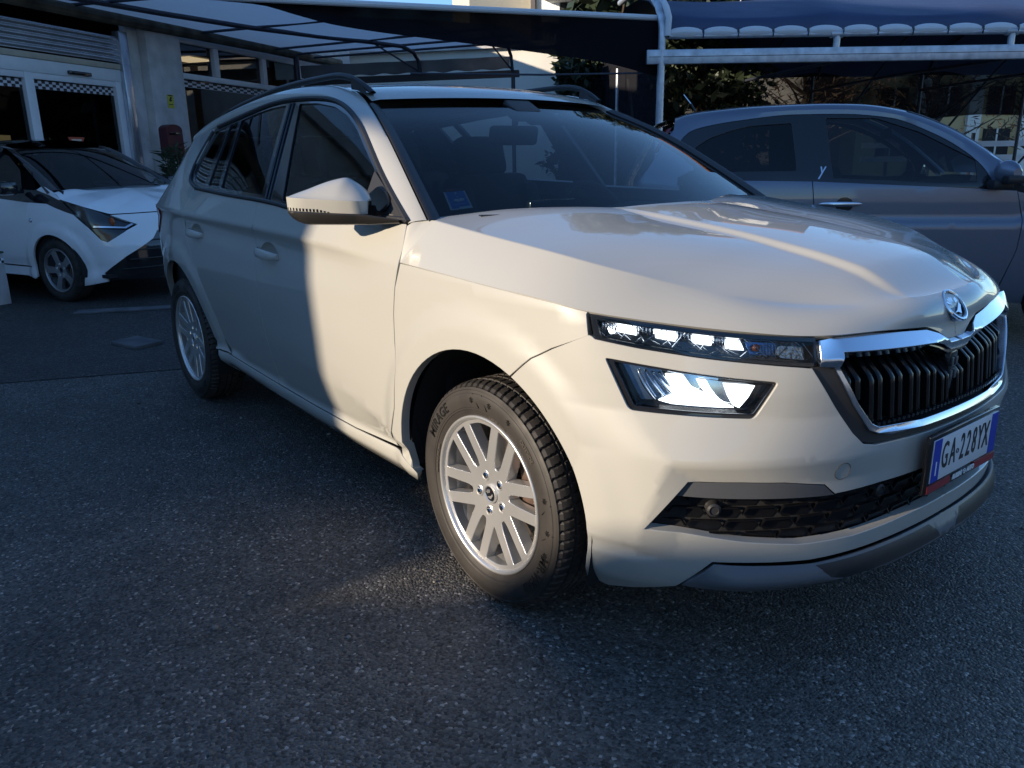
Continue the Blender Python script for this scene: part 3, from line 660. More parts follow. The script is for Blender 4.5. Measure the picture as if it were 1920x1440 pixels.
mb = MB(); mb.box((0, 3, 2.6), (8, 6, 5.2)); mb.build('wall', mat('brick_red_render', (.33, .13, .08), .9, noise=(1.5, .15)), RH, flat=True); mb = MB(); mb.box((0, 3, 5.3), (8.6, 6.6, .2)); mb.build('roof', M_terra, RH, flat=True)
mb = MB(); mb.box((2.2, -.5, 2.7), (2.4, 1.0, .08)); mb.build('awning', mat('orange_awning', (.60, .22, .04), .8), RH, flat=True)
for x in (-2.5, -.3, 2.2): mb = MB(); mb.box((x, -.03, 1.9), (.9, .08, 1.1)); mb.build('window', M_dark, RH, flat=True)

# ---- planting
def leaf_mesh(mb, pts, size, rnd, asp=.45, m=0):
    for p in pts:
        d = Vector((rnd.gauss(0, 1), rnd.gauss(0, 1), rnd.gauss(0, .7))).normalized(); e = d.orthogonal().normalized(); e = Matrix.Rotation(rnd.uniform(0, 6.3), 3, d) @ e; L = size*rnd.uniform(.6, 1.35); w = L*asp*.5; p = Vector(p)
        mb.add([p, p+d*L*.5+e*w, p+d*L, p+d*L*.5-e*w], [(0, 1, 2, 3)], m)
def tree(name, label, cat, loc, h, rad, n, leaf, m, seed, trunk=.12, asp=.45, group=None, sparse=0, sub=40):
    rnd = random.Random(seed); r = empty(name, loc); tag(r, label, cat, group)
    mb = MB(); mb.tube([(0, 0, 0), (.04*h*.3, .02, h*.3), (0, .05, h*.6), (.03, 0, h*.92)], [trunk, trunk*.75, trunk*.5, trunk*.15], 8); mb.build('trunk', M_bark, r)
    cl = []
    for k in range(sub):
        z = h*rnd.uniform(.16 if not sparse else .3, 1); f = (1-(z/h-.35)**2*1.4); a = rnd.uniform(0, 6.28); q = rad*max(.15, f)*math.sqrt(rnd.random())
        cl.append((q*math.cos(a), q*math.sin(a), z, rad*rnd.uniform(.2, .42)))
    mb = MB()
    for x, y, z, q in cl: mb.tube([(0, 0, max(.1, z-q*1.6)), (x*.5, y*.5, z-q*.6), (x, y, z)], [trunk*.28, trunk*.16, trunk*.05], 5)
    mb.build('limb', M_bark, r)
    mb = MB(); pts = []
    for i in range(n):
        x, y, z, q = rnd.choice(cl); d = Vector((rnd.gauss(0, 1), rnd.gauss(0, 1), rnd.gauss(0, .8))); d = d/d.length*q*rnd.random()**.4; pts.append((x+d.x, y+d.y, max(.1, z+d.z)))
    leaf_mesh(mb, pts, leaf, rnd, asp); mb.build('crown', m, r, flat=True, fixn=False)
    return r
tree('evergreen_tree', 'dense dark evergreen tree behind the shade net and beside the cream house', 'tree', (-9.1, 8.9, 0), 6.2, 1.35, 9000, .17, M_leaf2, 3, .14)
tree('evergreen_tree', 'second dark evergreen tree nearer the carport corner post', 'tree', (-7.0, 8.6, 0), 4.6, 1.3, 7000, .17, M_leaf2, 5, .12)
for i, (x, y, h, lb) in enumerate(((-10.5, 17.0, 6.0, 'bare brown tree leftmost behind the carport net'), (-8.0, 18.5, 6.5, 'bare brown tree in the middle behind the carport net'), (-5.9, 20.2, 5.5, 'bare brown tree rightmost behind the carport net, in front of the ochre house'))):
    tree('winter_tree', lb, 'tree', (x, y, 0), h, 2.0, 2600, .22, M_leafb, 20+i, .13, .16, 'brown winter trees behind the carport', 1, 60)
# oleander in a pot by the pillar
ol = empty('oleander', (-8.02, .87, 0)); tag(ol, 'dark oleander bush in a pot between the pillar and the SUV', 'shrub')
rnd = random.Random(8); mb = MB(); mb.lathe([(0, 0), (.20, 0), (.27, .42), (.25, .42), (.24, .36), (0, .36)], 24, 0, axis='z'); mb.build('pot', M_terra, ol)
mb = MB(); lv = MB()
for k in range(34):
    a = rnd.uniform(0, 6.28); sp = rnd.uniform(.08, .62); H_ = rnd.uniform(.8, 1.52)-sp*.35; tip = Vector((sp*math.cos(a), sp*math.sin(a), H_)); b0 = Vector((.08*math.cos(a), .08*math.sin(a), .36)); md = b0.lerp(tip, .5)+Vector((0, 0, .12))
    P = [b0*(1-t)**2+md*2*t*(1-t)+tip*t*t for t in np.linspace(0, 1, 10)]; mb.tube(P, [.009*(1-t*.7) for t in np.linspace(0, 1, 10)], 5)
    for t in np.linspace(.35, 1, 15):
        p = b0*(1-t)**2+md*2*t*(1-t)+tip*t*t
        for j in range(3):
            d = Vector((rnd.gauss(0, 1), rnd.gauss(0, 1), rnd.uniform(.1, 1.1))).normalized(); e = d.orthogonal().normalized(); L = rnd.uniform(.10, .17); w = .011
            lv.add([p, p+d*L*.45+e*w, p+d*L+Vector((0, 0, -.01)), p+d*L*.45-e*w], [(0, 1, 2, 3)])
mb.build('stem', M_bark, ol); lv.build('foliage', M_leaf, ol, flat=True, fixn=False)
# bollard by the white car
bo_ = empty('bollard', (-6.86, -1.26, 0), math.radians(20)); tag(bo_, 'short pale square bollard with a checkered marker beside the white car', 'bollard')
mb = MB(); mb.box((0, 0, .23), (.11, .11, .46), bev=.006); mb.build('post', M_conc, bo_); mb = MB(); mb.box((0, 0, .468), (.125, .125, .018), bev=.004); mb.build('cap', mat('green_cap', (.03, .09, .05), .6), bo_)
mb = MB()
for i in range(2):
    for j in range(2): mb.box((.0565, .0+.018+.022*i, .385+.022*j), (.003, .022, .022), (i+j) % 2)
mb.build('marker', [M_txtwhite, M_ink], bo_, flat=True)
# fence with wire and the white rail beyond the carport
fn = empty('wire_fence', (-6.2, 13.2, 0), math.radians(52)); tag(fn, 'low white rail fence with dark posts far behind the grey hatchback', 'fence')
for z in (1.05, 1.30): mb = MB(); mb.box((3, 0, z), (7, .04, .10)); mb.build('rail', M_alu, fn, flat=True)
for x in np.arange(0, 6.6, 1.6): mb = MB(); mb.box((x, .05, .75), (.05, .05, 1.5)); mb.build('fence_post', M_brown, fn, flat=True)
for i, (x, y, h) in enumerate(((-6.6, 6.35, 2.35), (-6.35, 6.75, 2.25))):
    pp = MB(); pp.tube([(x, y, 0), (x, y, h)], .022, 8); po = pp.build('steel_pole', M_galv); tag(po, ('thin grey upright pole left of the carport post', 'second thin leaning pole between the tall pole and the carport post')[i], 'pole')
    if i: po.data.transform(Matrix.Translation((x, y, 0)) @ Matrix.Rotation(.14, 4, (.6, -.8, 0)) @ Matrix.Translation((-x, -y, 0)))

# ---- across the road, unseen: added walls, their opening shaped to cast the sun patch
def throw(p, D=-12.0):
    p = Vector(p); k = (D-p.y)/SUN_DIR.y; q = p+SUN_DIR*k; return q.x, q.z
xl = throw((-1.03, -.89, .6))[0]; ztop = throw((-1.0, -.62, 1.435))[1]; xr = throw((.80, -.42, .75))[0]
low_ = [throw(p) for p in ((-1.05, -.87, .13), (-.55, -.90, .10), (-.36, -.90, .06), (-.31, -1.0, 0), (-.305, -1.06, 0), (-.455, -1.69, 0), (-.30, -2.15, 0), (-.22, -2.09, 0), (-.40, -1.65, 0), (-.24, -1.06, 0), (-.12, -1.0, 0), (.10, -.86, .13), (.45, -.83, .36), (.80, -.6, .42))]
OB = empty('added_shading_wall', (0, -12, 0)); tag(OB, 'unseen wall added across the road, its opening shaped to cast the sun patch', 'building')
M_opp = mat('shading_wall_render', (.56, .55, .53), .9, noise=(.8, .15))
fY = lambda a, b, h: (a, -h, b)
zl = low_[0][1]; edge_ = [(xl+.028*math.sin(7*q+1)+.02*math.sin(17*q), zl+(ztop-zl)*q) for q in np.linspace(0, 1, 24)]
mb = MB(); mb.prism([(-14.5, 0), (xl, 0)]+edge_+[(xl, 8.0), (-9.6, 8.0), (-9.6, 6.3), (-14.5, 6.3)], 0, .4, fY); mb.build('wall', M_opp, OB, flat=True)
mb = MB(); mb.prism([(xl, ztop), (xr, ztop), (xr, 8.0), (xl, 8.0)], 0, .4, fY); mb.build('sun_patch_top_edge', M_opp, OB, flat=True)
mb = MB(); mb.prism([(xr, 0), (12, 0), (9, 8.0), (xr, 8.0)], 0, .4, fY); mb.build('wall', M_opp, OB, flat=True)
mb = MB(); mb.prism([(xl, 0), (xr, 0)]+low_[::-1], 0, .4, fY); mb.build('sun_patch_lower_edge', M_opp, OB, flat=True)  # lower edge shaped for the sun patch; its slit gives the ground streak
PHs = empty('added_pale_house', (-24, -9, 0), math.radians(40)); tag(PHs, 'unseen pale pitched house added at far left for the window reflections', 'building')  # out of view, added to give the side windows something pale to reflect
mb = MB(); mb.box((0, 4, 2.6), (12, 8, 5.2)); mb.build('wall', M_whiterender, PHs, flat=True)
mb = MB(); mb.add([(-6.4, -.5, 5.1), (6.4, -.5, 5.1), (6.4, 4, 7.6), (-6.4, 4, 7.6), (6.4, 8.5, 5.1), (-6.4, 8.5, 5.1)], [(0, 1, 2, 3), (3, 2, 4, 5), (0, 3, 5), (1, 4, 2), (0, 5, 4, 1)]); mb.build('roof', M_terra, PHs, flat=True)
for x in (-4, -1.3, 1.3, 4):
    for z in (1.5, 3.9): mb = MB(); mb.box((x, -.02, z), (1.0, .1, 1.4)); mb.build('window', M_dark, PHs, flat=True)
# dense hedge that closes the view behind the nets
rnd = random.Random(77); mb = MB(); pts = []
for i in range(5000):
    t = rnd.uniform(-.5, 1.4); y = rnd.uniform(5.9, 7.3); z = rnd.random()**.8*(4.3+.5*math.sin(t*2.3)+.3*math.sin(t*5.1)); pts.append((-4.5+BD[0]*t+BN[0]*y, 4.87+BD[1]*t+BN[1]*y, z))
leaf_mesh(mb, pts, .34, rnd, .6); hd = mb.build('hedge', M_leaf2, flat=True, fixn=False); tag(hd, kind='stuff')
SHs = empty('added_side_wall', (15, 4, 0)); tag(SHs, 'unseen plain wall added beyond the yard to block sky light', 'building')  # out of view, added to cut the sky light on the front bumper
mb = MB(); mb.box((0, 0, 2.4), (.6, 26, 4.8)); mb.build('wall', M_opp, SHs, flat=True)
# ================================================================= the compact SUV
suv = empty('compact_suv', (0, 0, 0))
tag(suv, 'beige grey compact SUV with lit headlamps and black roof rails, half in sun', 'car')
def body(u, z): return SUV(u, z)
def bodyoff(o): return lambda u, z: SUV(u, z, o)
# ---- doors, fenders, quarters, sills (right side built, left side mirrored)
uu = np.linspace(-3.3, .3, 121)
tornado = [(a, float(_zt(a))) for a in uu]; lowcrease = [(a, float(_zc(a))) for a in uu if a < -.5]
silltop = [(a, float(_zs(a))) for a in uu]; tor2 = [[(a, float(_zt(a))+k) for a in uu] for k in (-.014, -.035, .016)]; silltop2 = [(a, float(_zs(a))+.03) for a in uu]
G = .0028
zs_ = lambda u: float(_zs(u))
def arch(xc, a0, a1, r=.403, n=26, z=.345):
    return [(xc+r*math.cos(a), z+r*math.sin(a)) for a in np.linspace(a0, a1, n)]
fd = [(-.366-G, 1.052), (-.356-G, .985), (-.360-G, .947), (-.385-G, .87), (-.398-G, .79), (-.402-G, .70), (-.396-G, .61), (-.42-G, .49), (-.47-G, .39), (-.515-G, .322+G),
      (-.80, zs_(-.8)+.012), (-1.15, zs_(-1.15)+.012), (-1.49+G, zs_(-1.49)+.012), (-1.49+G, .70), (-1.485+G, 1.088), (-1.262, 1.066), (-1.131, 1.057)]
rd = [(-1.485-G, 1.086), (-1.49-G, .70), (-1.49-G, zs_(-1.49)+.012), (-1.8, zs_(-1.8)+.012), (-2.06, zs_(-2.06)+.012), (-2.13, .42), (-2.165, .52), (-2.235, .65), (-2.33, .77), (-2.40, .88),
      (-2.425, 1.0), (-2.415, 1.103), (-1.775, 1.083)]
def door(poly, hu, hz):
    cup = [(hu+.010+math.cos(a)*.082*(1-.0*math.sin(a)), hz+.004+math.sin(a)*.040*(1-.25*(math.sin(a) < 0))) for a in np.linspace(0, 2*math.pi, 28, endpoint=False)]
    d = panel('front_door' if hu > -1.8 else 'rear_door', poly, body, [M_paint, M_gloss], suv, sp=.03, lines=[tornado, lowcrease]+tor2, thick=.02, holes=[cup], hsp=.02)
    # pull handle: a bowed grip over a dished cup
    L = .205; h = MB(); P = []
    for i in range(15):
        t = -1+2*i/14; row = []
        wd = .0165*(1-.35*abs(t)**3)*(1.0 if t < .4 else 1-.15*(t-.4)); o = .030*(1-abs(t)**2.6)+.004
        for j in range(12):
            a = 2*math.pi*j/12; cz = math.cos(a)*wd*(1+.25*(math.cos(a) > 0)); co = math.sin(a)*.008
            row.append(SUV(hu+t*L/2, hz+t*-.006+cz, o+co))
        P.append(row+[row[0]])
    h.grid(np.array(P)); h.f += [tuple(range(12))[::-1], tuple(14*13+j for j in range(12))]; h.m += [0, 0]
    ho = h.build('door_handle', M_paint, d)
    c = MB(); R = []
    for i in range(9):
        r = i/8; row = []
        for j in range(33):
            a = 2*math.pi*j/32; du = math.cos(a)*.083*r; dz = math.sin(a)*.041*r
            row.append(SUV(hu+.010+du, hz+.003+dz, -.001-.028*(1-r**3)))
        R.append(row)
    c.grid(np.array(R)); c.build('handle_cup', M_paint, d)
    return d
fdo = door(fd, -1.36, .888); rdo = door(rd, -2.25, .909)
fdl = flip(fdo); rdl = flip(rdo)
# rocker
sill = [(-.455, zs_(-.455)+.006), (-.49, .316), (-.80, zs_(-.8)+.006), (-1.15, zs_(-1.15)+.006), (-1.49, zs_(-1.49)+.006), (-2.07, zs_(-2.07)+.006), (-2.215, .345), (-2.205, .27), (-2.1, .232), (-1.15, .215), (-.45, .212), (-.385, .25), (-.37, .275)]
panel('rocker_panel', sill, body, M_paint, suv, 'copy', sp=.03, lines=[silltop], thick=.02)
# front fender
fe = [(-.366+G, 1.050), (-.356+G, .985), (-.360+G, .947), (-.385+G, .87), (-.398+G, .79), (-.402+G, .70), (-.396+G, .61), (-.42+G, .49), (-.46+G, .40), (-.455, .31), (-.37, .279)]
fe = [(-.353+G, .943)]+fe[3:]+[q for q in arch(0, math.radians(190), math.radians(66.5))]
fe += [(.233-.002, .772), (.293-.002, .804), (.390, .845), (.381, .893)]
cutline = [(.383, .897), (.298, .9085), (.137, .9195), (-.08, .9315), (-.353+G, .9445)]
fe = fe+cutline[:-1]
panel('front_fender', fe, body, M_paint, suv, 'copy', sp=.026, thick=.03)
# rear quarter with D pillar
qa = arch(-2.651, math.radians(0), math.radians(196), .40)
rq = [(-2.425-G, 1.0), (-2.40-G, .88), (-2.33-G, .77), (-2.235-G, .65), (-2.165-G, .52), (-2.13-G, .42), (-2.066-G, .353), (-2.07, .350), (-2.20, .352), (-2.225, .347)]+qa+[(-3.02, .22), (-3.4, .22), (-3.62, .30), (-3.62, .86), (-3.42, .88), (-3.30, 1.06), (-3.26, 1.12), (-3.20, 1.22), (-3.1, 1.33), (-3.0, 1.355), (-2.8, 1.375), (-2.68, 1.392), (-2.655, 1.385), (-2.645, 1.20), (-2.625, 1.165), (-2.56, 1.135), (-2.44, 1.105), (-2.43, 1.103)]
rqo = panel('rear_quarter_panel', rq, body, M_paint, suv, 'copy', sp=.034, lines=[[p for p in t_ if p[0] < -2.45] for t_ in [tornado]+tor2], thick=.03)
flap = rounded([(-2.86, .955), (-2.70, .965), (-2.70, .80), (-2.86, .79)], .03)
panel('tail_lamp', [(-2.90, .995), (-3.05, 1.01), (-3.35, 1.0), (-3.40, .87), (-3.12, .855), (-3.02, .87)], bodyoff(.006), M_red, suv, 'copy', sp=.03, thick=.01)
# ---- side windows: gloss black surround with glass panes
dlo = [(-.363, 1.058), (-1.131, 1.060), (-1.262, 1.069), (-1.775, 1.086), (-2.40, 1.104), (-2.52, 1.125), (-2.62, 1.165), (-2.643, 1.20), (-2.652, 1.385), (-2.63, 1.398),
       (-2.267, 1.431), (-1.99, 1.452), (-1.755, 1.465), (-1.485, 1.467), (-1.278, 1.458), (-1.112, 1.437), (-.99, 1.402), (-.878, 1.354), (-.63, 1.206)]
w1 = rounded([(-1.262, 1.088), (-.64, 1.079), (-.655, 1.198), (-.885, 1.335), (-.99, 1.382), (-1.115, 1.418), (-1.28, 1.440), (-1.45, 1.447)], [.01, .01, .02, .02, .02, .02, .02, .01])
w2 = rounded([(-1.475, 1.104), (-1.58, 1.448), (-1.755, 1.446), (-1.99, 1.433), (-2.20, 1.416), (-2.015, 1.118)], .008)
w3 = rounded([(-2.06, 1.120), (-2.245, 1.412), (-2.375, 1.402), (-2.235, 1.124)], .006)
w4 = rounded([(-2.30, 1.126), (-2.43, 1.396), (-2.62, 1.378), (-2.625, 1.215), (-2.595, 1.175), (-2.52, 1.145)], .012)
panel('window_surround', dlo, bodyoff(-.003), M_gloss, suv, 'copy', sp=.045, holes=[w1, w2, w3, w4], thick=.016)
for w, pr in ((w1, fdo), (w2, rdo), (w3, rdo), (w4, None)):
    big = np.array(w); ce = big.mean(0); big = [tuple(p) for p in ce+(big-ce)*1.02]
    o = panel('window_pane', big, bodyoff(-.010), M_fglass if w is w1 else M_glass, pr or suv, sp=.05, thick=0)
    flip(o, {fdo: fdl, rdo: rdl}.get(pr, suv))
# belt moulding and raised frame bead along the opening
bead = MB()
q = dlo[10:]+[dlo[0]]
def sp_path(pts, n, off):
    P = np.array(pts); t = np.r_[0, np.cumsum(np.linalg.norm(np.diff(P, axis=0), axis=1))]; f = nspline(t, P); Q = f(np.linspace(0, t[-1], n)); return SUV(Q[:, 0], Q[:, 1], off)
bead.tube(sp_path([(-2.60, 1.40)]+q, 60, .001), .009, 8)
bead.tube(sp_path([(-.37, 1.064), (-.75, 1.064), (-1.131, 1.066), (-1.262, 1.075), (-1.775, 1.092), (-2.38, 1.108)], 40, .002), .009, 8)
bead.tube(sp_path([(-2.40, 1.108), (-2.52, 1.128), (-2.615, 1.165), (-2.643, 1.20), (-2.652, 1.38)], 24, .001), .008, 8)
bo = bead.build('window_bead', M_plast, suv); flip(bo)
# B pillar ridge
bp = MB()
for u0, u1 in ((-1.385, -1.505), (-1.415, -1.535)):
    bp.tube(sp_path([(u0, 1.085), ((u0+u1)/2, 1.27), (u1, 1.452)], 12, -.001), .006, 6)
flip(bp.build('pillar_ridge', M_gloss, suv))
# ---- upper frame: A pillar, cant rail
Lp = [(-.361, 1.055), (-.63, 1.210), (-.878, 1.358), (-.99, 1.406), (-1.112, 1.441), (-1.278, 1.462), (-1.485, 1.471), (-1.755, 1.469), (-2.267, 1.435), (-2.55, 1.409), (-2.8, 1.377), (-3.05, 1.340)]
Up = [(-.404, .735, 1.055), (-.68, .668, 1.237), (-.93, .607, 1.394), (-1.01, .587, 1.442), (-1.10, .575, 1.472), (-1.28, .57, 1.496), (-1.485, .57, 1.507), (-1.755, .57, 1.508), (-2.267, .562, 1.482), (-2.55, .555, 1.453), (-2.8, .545, 1.415), (-3.05, .53, 1.362)]
L3 = np.array([SUV(a, b) for a, b in Lp]).reshape(-1, 3); U3 = np.array([(x, -w, z) for x, w, z in Up])
K3 = np.array([(-.3137, -.815, 1.0648), (-.55, -.748, 1.211), (-.845, -.657, 1.365), (-.955, -.622, 1.409), (-1.075, -.592, 1.458)]+[tuple(p) for p in U3[5:]])
tk = np.r_[0, np.cumsum(np.linalg.norm(np.diff(U3, axis=0), axis=1))]
fL = nspline(tk, L3); fU = nspline(tk, U3)
tt = np.linspace(0, tk[-1], 110); A = fL(tt); fK = nspline(tk, K3); B = fK(tt)
T = np.gradient((A+B)/2, axis=0); nn = np.cross(T, B-A); nn /= np.linalg.norm(nn, axis=1)[:, None]
if nn[40]@np.array((0, -1, .6)) < 0: nn = -nn
frame = []
for s in np.linspace(0, 1, 13):
    bulge = (.004+.020*sstep(.75, 1.05, tt))*(4*s*(1-s))**.85
    frame.append(A*(1-s)+B*s+nn*bulge[:, None])
frame = [A-nn*.012]+frame+[B+(fU(tt)-B)*.12-nn*.003, B+(fU(tt)-B)*.16-nn*.02]
mb = MB(); mb.grid(np.array(frame)); fo = mb.build('pillar_frame', M_paint, suv, sharp=60); flip(fo)
# ---- roof
def edge(t): return fU(t)
th = float(np.interp(-1.0, -np.array([p[0] for p in U3][::1]), tk)) if 0 else float(tk[3]-.01)
rows = []
for b in np.linspace(0, 1, 48):
    e = fU(th+(tk[-1]-th)*b)[0]; row = []
    crown = .013+.027*sstep(0, .35, b); bow = .10*(1-sstep(0, .5, b))
    for a in np.linspace(-1, 1, 41):
        k = 1-abs(a)**2.2; row.append((e[0]+bow*(1-a*a), e[1]*-a*-1*1.0 if 0 else -e[1]*a*-1, e[2]+crown*k-.004*(abs(a) > .999)))
    rows.append(row)
roof = MB(); roof.grid(np.array(rows)).build('roof', M_paint, suv)
# ---- windscreen
def ws(a, b, off=0.0):
    """a in -1..1 across, b 0..1 base to header"""
    t = tk[0]-.03+(th+.035+.03)*b
    e = fK(t)+np.array((-.012, .020, -.004)); w = -e[:, 1]
    bow = (.21*(1-b)+.10*b)*(1-a*a); n = np.array((.52, 0, .85))
    return np.stack([e[:, 0]+bow+n[0]*off, a*w*(1-.0), e[:, 2]+.012*b*(1-a*a)-.02*(1-b)*(1-a*a)+n[2]*off], 1)
aa, bb = np.meshgrid(np.linspace(-.975, .975, 41), np.linspace(0, 1, 31), indexing='ij')
g = ws(aa.ravel(), bb.ravel()).reshape(41, 31, 3)
wso = MB().grid(g).build('windscreen', M_screen, suv)
# ceramic border, behind the glass
def band(name, a0, a1, b0, b1, off, mt, n=24):
    a, b = np.meshgrid(np.linspace(a0, a1, n), np.linspace(b0, b1, n), indexing='ij')
    return MB().grid(ws(a.ravel(), b.ravel(), off).reshape(n, n, 3)).build(name, mt, wso)
band('screen_border', -.975, .975, 0, .085, -.004, M_gloss)
band('screen_border', -.975, -.945, .085, .955, -.004, M_gloss); band('screen_border', .945, .975, .085, .955, -.004, M_gloss)
band('screen_border', -.16, .16, .80, .955, -.004, M_gloss)
tr = MB(); tt2 = np.linspace(tk[0]-.02, th, 40); e = fU(tt2); inn = ws(np.full(40, -.965), np.linspace(0, 1, 40), .004)
kk = fK(np.linspace(tk[0], th+.03, 40)); mid = kk*.55+inn*.45+np.array((.006, -.004, .006))
tr.grid(np.array([kk*.9+inn*.1-np.array((.004, -.004, .012)), kk*.86+inn*.14+np.array((.004, -.002, .004)), mid, inn*.9+kk*.1, inn, inn-np.array((.004, 0, .008))]))
flip(tr.build('screen_trim', M_plast, suv, sharp=60))
# ---- bonnet
IV = [(-.362, 1.048), (-.357, .995), (-.353, .947), (-.08, .934), (.137, .922), (.298, .911), (.384, .899), (.508, .885), (.634, .873), (.759, .862), (.913, .849), (1.1, .8445), (1.305, .832), (1.35, .8305), (1.39, .830), (1.436, .830)]
III = [(-.345, .832, 1.0650), (-.325, .815, 1.0648), (-.295, .798, 1.0640), (-.0132, .785, 1.0325), (.1902, .765, 1.0090), (.3209, .725, .9846), (.3876, .690, .9694), (.4372, .655, .9556), (.505, .605, .938), (.5685, .55, .9233), (.638, .46, .906), (.713, .34, .897), (.774, .19, .8995), (.783, .13, .8995), (.787, .065, .8990), (.788, 0, .8988)]
c4 = np.array([SUV(a, b) for a, b in IV]).reshape(-1, 3); c3_ = np.array([(x, -w, z) for x, w, z in III])
t4 = np.r_[0, np.cumsum(.5*np.linalg.norm(np.diff(c4, axis=0), axis=1)+.5*np.linalg.norm(np.diff(c3_, axis=0), axis=1))]
# sharp notch corners at the front centre: linear there, spline elsewhere
f4 = nspline(np.r_[t4[2:], t4[-1]+.05], np.vstack([c4[2:], c4[-2]*np.array((1, -1, 1))])); f3 = nspline(np.r_[t4[2:], t4[-1]+.05], np.vstack([c3_[2:], c3_[-2]*np.array((1, -1, 1))]))
def ed4(t):
    t = np.atleast_1d(t); sp_ = f4(t); lin = np.stack([np.interp(t, t4, c4[:, i]) for i in range(3)], 1); return np.where((t < t4[2])[:, None], lin, sp_)
ts = np.unique(np.round(np.concatenate([t4[:3], np.linspace(0, t4[12], 100), np.linspace(t4[12], t4[-1], 42)]), 5))
E4 = ed4(ts); E3 = np.where((ts < t4[2])[:, None], np.stack([np.interp(ts, t4, c3_[:, i]) for i in range(3)], 1), f3(ts))
# inner crease line and centre height of the bonnet
ii = pchip([-.30, -.058, .151, .336, .466, .584, .7136, .77, .79], [1.088, 1.0745, 1.0535, 1.0312, 1.0100, .9870, .9460, .915, .900])
iy = pchip([-.30, .4, .584, .7136, .79], [.21, .20, .185, .16, .14])
ic = pchip([-.30, -.03, .15, .336, .466, .584, .7136, .765, .79], [1.094, 1.082, 1.060, 1.0375, 1.0162, .9928, .9520, .922, .8990])
# x of the crest for every lateral position; crest as function of the row
bon = MB()
strip = []
NS = 15
Tn = np.gradient(E3, axis=0); nrm_ = np.cross(Tn, E4-E3); nrm_ /= np.linalg.norm(nrm_, axis=1)[:, None]
nrm_ = np.stack([np.convolve(np.pad(nrm_[:, i], 7, mode='edge'), np.ones(15)/15, 'valid') for i in range(3)], 1); nrm_ /= np.linalg.norm(nrm_, axis=1)[:, None]
if nrm_[30]@np.array((0, -1, 1)) < 0: nrm_ = -nrm_
Lw = np.linalg.norm(E4-E3, axis=1)
SS = np.r_[0, .025, np.linspace(.09, 1, NS-2)]
for s in SS:
    strip.append(E3*(1-s)+E4*s+nrm_*((.022+.12*sstep(.9, 1.4, ts))*Lw*4*s*(1-s))[:, None])
strip = np.array(strip)
# top field: rows from the crest inwards to the spine, matched at equal x (crest x rises monotonically)
top = []
NT = 34
for k, t in enumerate(ts):
    X, Y, Z = E3[k]; w = -Y; row = []
    xs0 = max(X, -.38)
    ycr = float(iy(X+.2*max(0, 1-(X+.3)/.8))); hb0 = float(sstep(.27, .42, w)); su = np.r_[0, .006, np.linspace(.03, 1, NT-2)]
    yl = np.r_[w, w-.006, np.linspace(w-.03, ycr+.046, 12), np.linspace(ycr+.040, ycr-.012, 9), np.linspace(ycr-.03, 0, 11)] if hb0 > 0 else w*(1-su)
    yl = np.minimum.accumulate(np.clip(yl*hb0+w*(1-su)*(1-hb0), 0, w))
    for y in yl:
        s = 1-y/w if w > 1e-9 else 1.
        # rear edge sweeps forward to the middle
        x = X+.26*sstep(0, 1, s)*min(1, max(0, 1-(X+.30)/.8))
        x = min(x, .788)
        yc = float(iy(x)); zi = float(ii(x)); zc_ = float(ic(x))
        if w <= yc+1e-4:
            z = Z
        else:
            hb = float(sstep(.08, .44, w)); zi_ = Z+(zi-Z)*hb; zk = Z+(zc_-Z)*hb
            if y >= yc:
                q = (w-y)/(w-yc); st_ = .0125*hb*float(sstep(-.1, .15, x+.1)); z = Z+(zi_-st_-Z)*q**1.12 + .010*math.sin(math.pi*min(1, q))*min(1, (w-yc)/.3)+st_*float(sstep(yc+.038, yc+.002, y))
            else: z = zk+(zi_-zk)*(y/yc)**2.2
        row.append((x, -y, z))
    top.append(row)
top = np.array(top)
# soften grid noise near the crest
full = np.concatenate([strip[::-1][:-1], np.transpose(top, (1, 0, 2))], 0)       # (rows from edge IV inwards, t)
for it in range(3):
    a = full.copy(); i0 = NS-1; soft = sstep(.85, 1.3, ts)[None, 1:, None]
    full[i0-2:i0+4, 1:] = a[i0-2:i0+4, 1:]*(1-soft)+soft*(.5*a[i0-2:i0+4, 1:]+.25*(a[i0-3:i0+3, 1:]+a[i0-1:i0+5, 1:]))
# the beak of the bonnet dips into the grille notch at the centre
uE = np.interp(ts, t4, [a for a, b in IV]); dip = np.interp(uE, [1.30, 1.35, 1.39, 1.44], [0, .016, .037, .039])
beak = full[0]+np.stack([dip*.22, 0*dip, -dip], 1)
lip_ = beak-np.stack([.016+0*dip, 0*dip, .004+0*dip], 1)*sstep(0, .3, ts)[:, None]-nrm_*.012
bon.grid(np.concatenate([[lip_], [beak], [full[0]*.5+beak*.5], full], 0))
rear_in = full[:, 0]-np.array((0, 0, .02))
bon.grid(np.array([full[:, 0], rear_in]))
bon.mirror()
bonnet = bon.build('bonnet', M_paint, suv, sharp=50, merge=.0004)
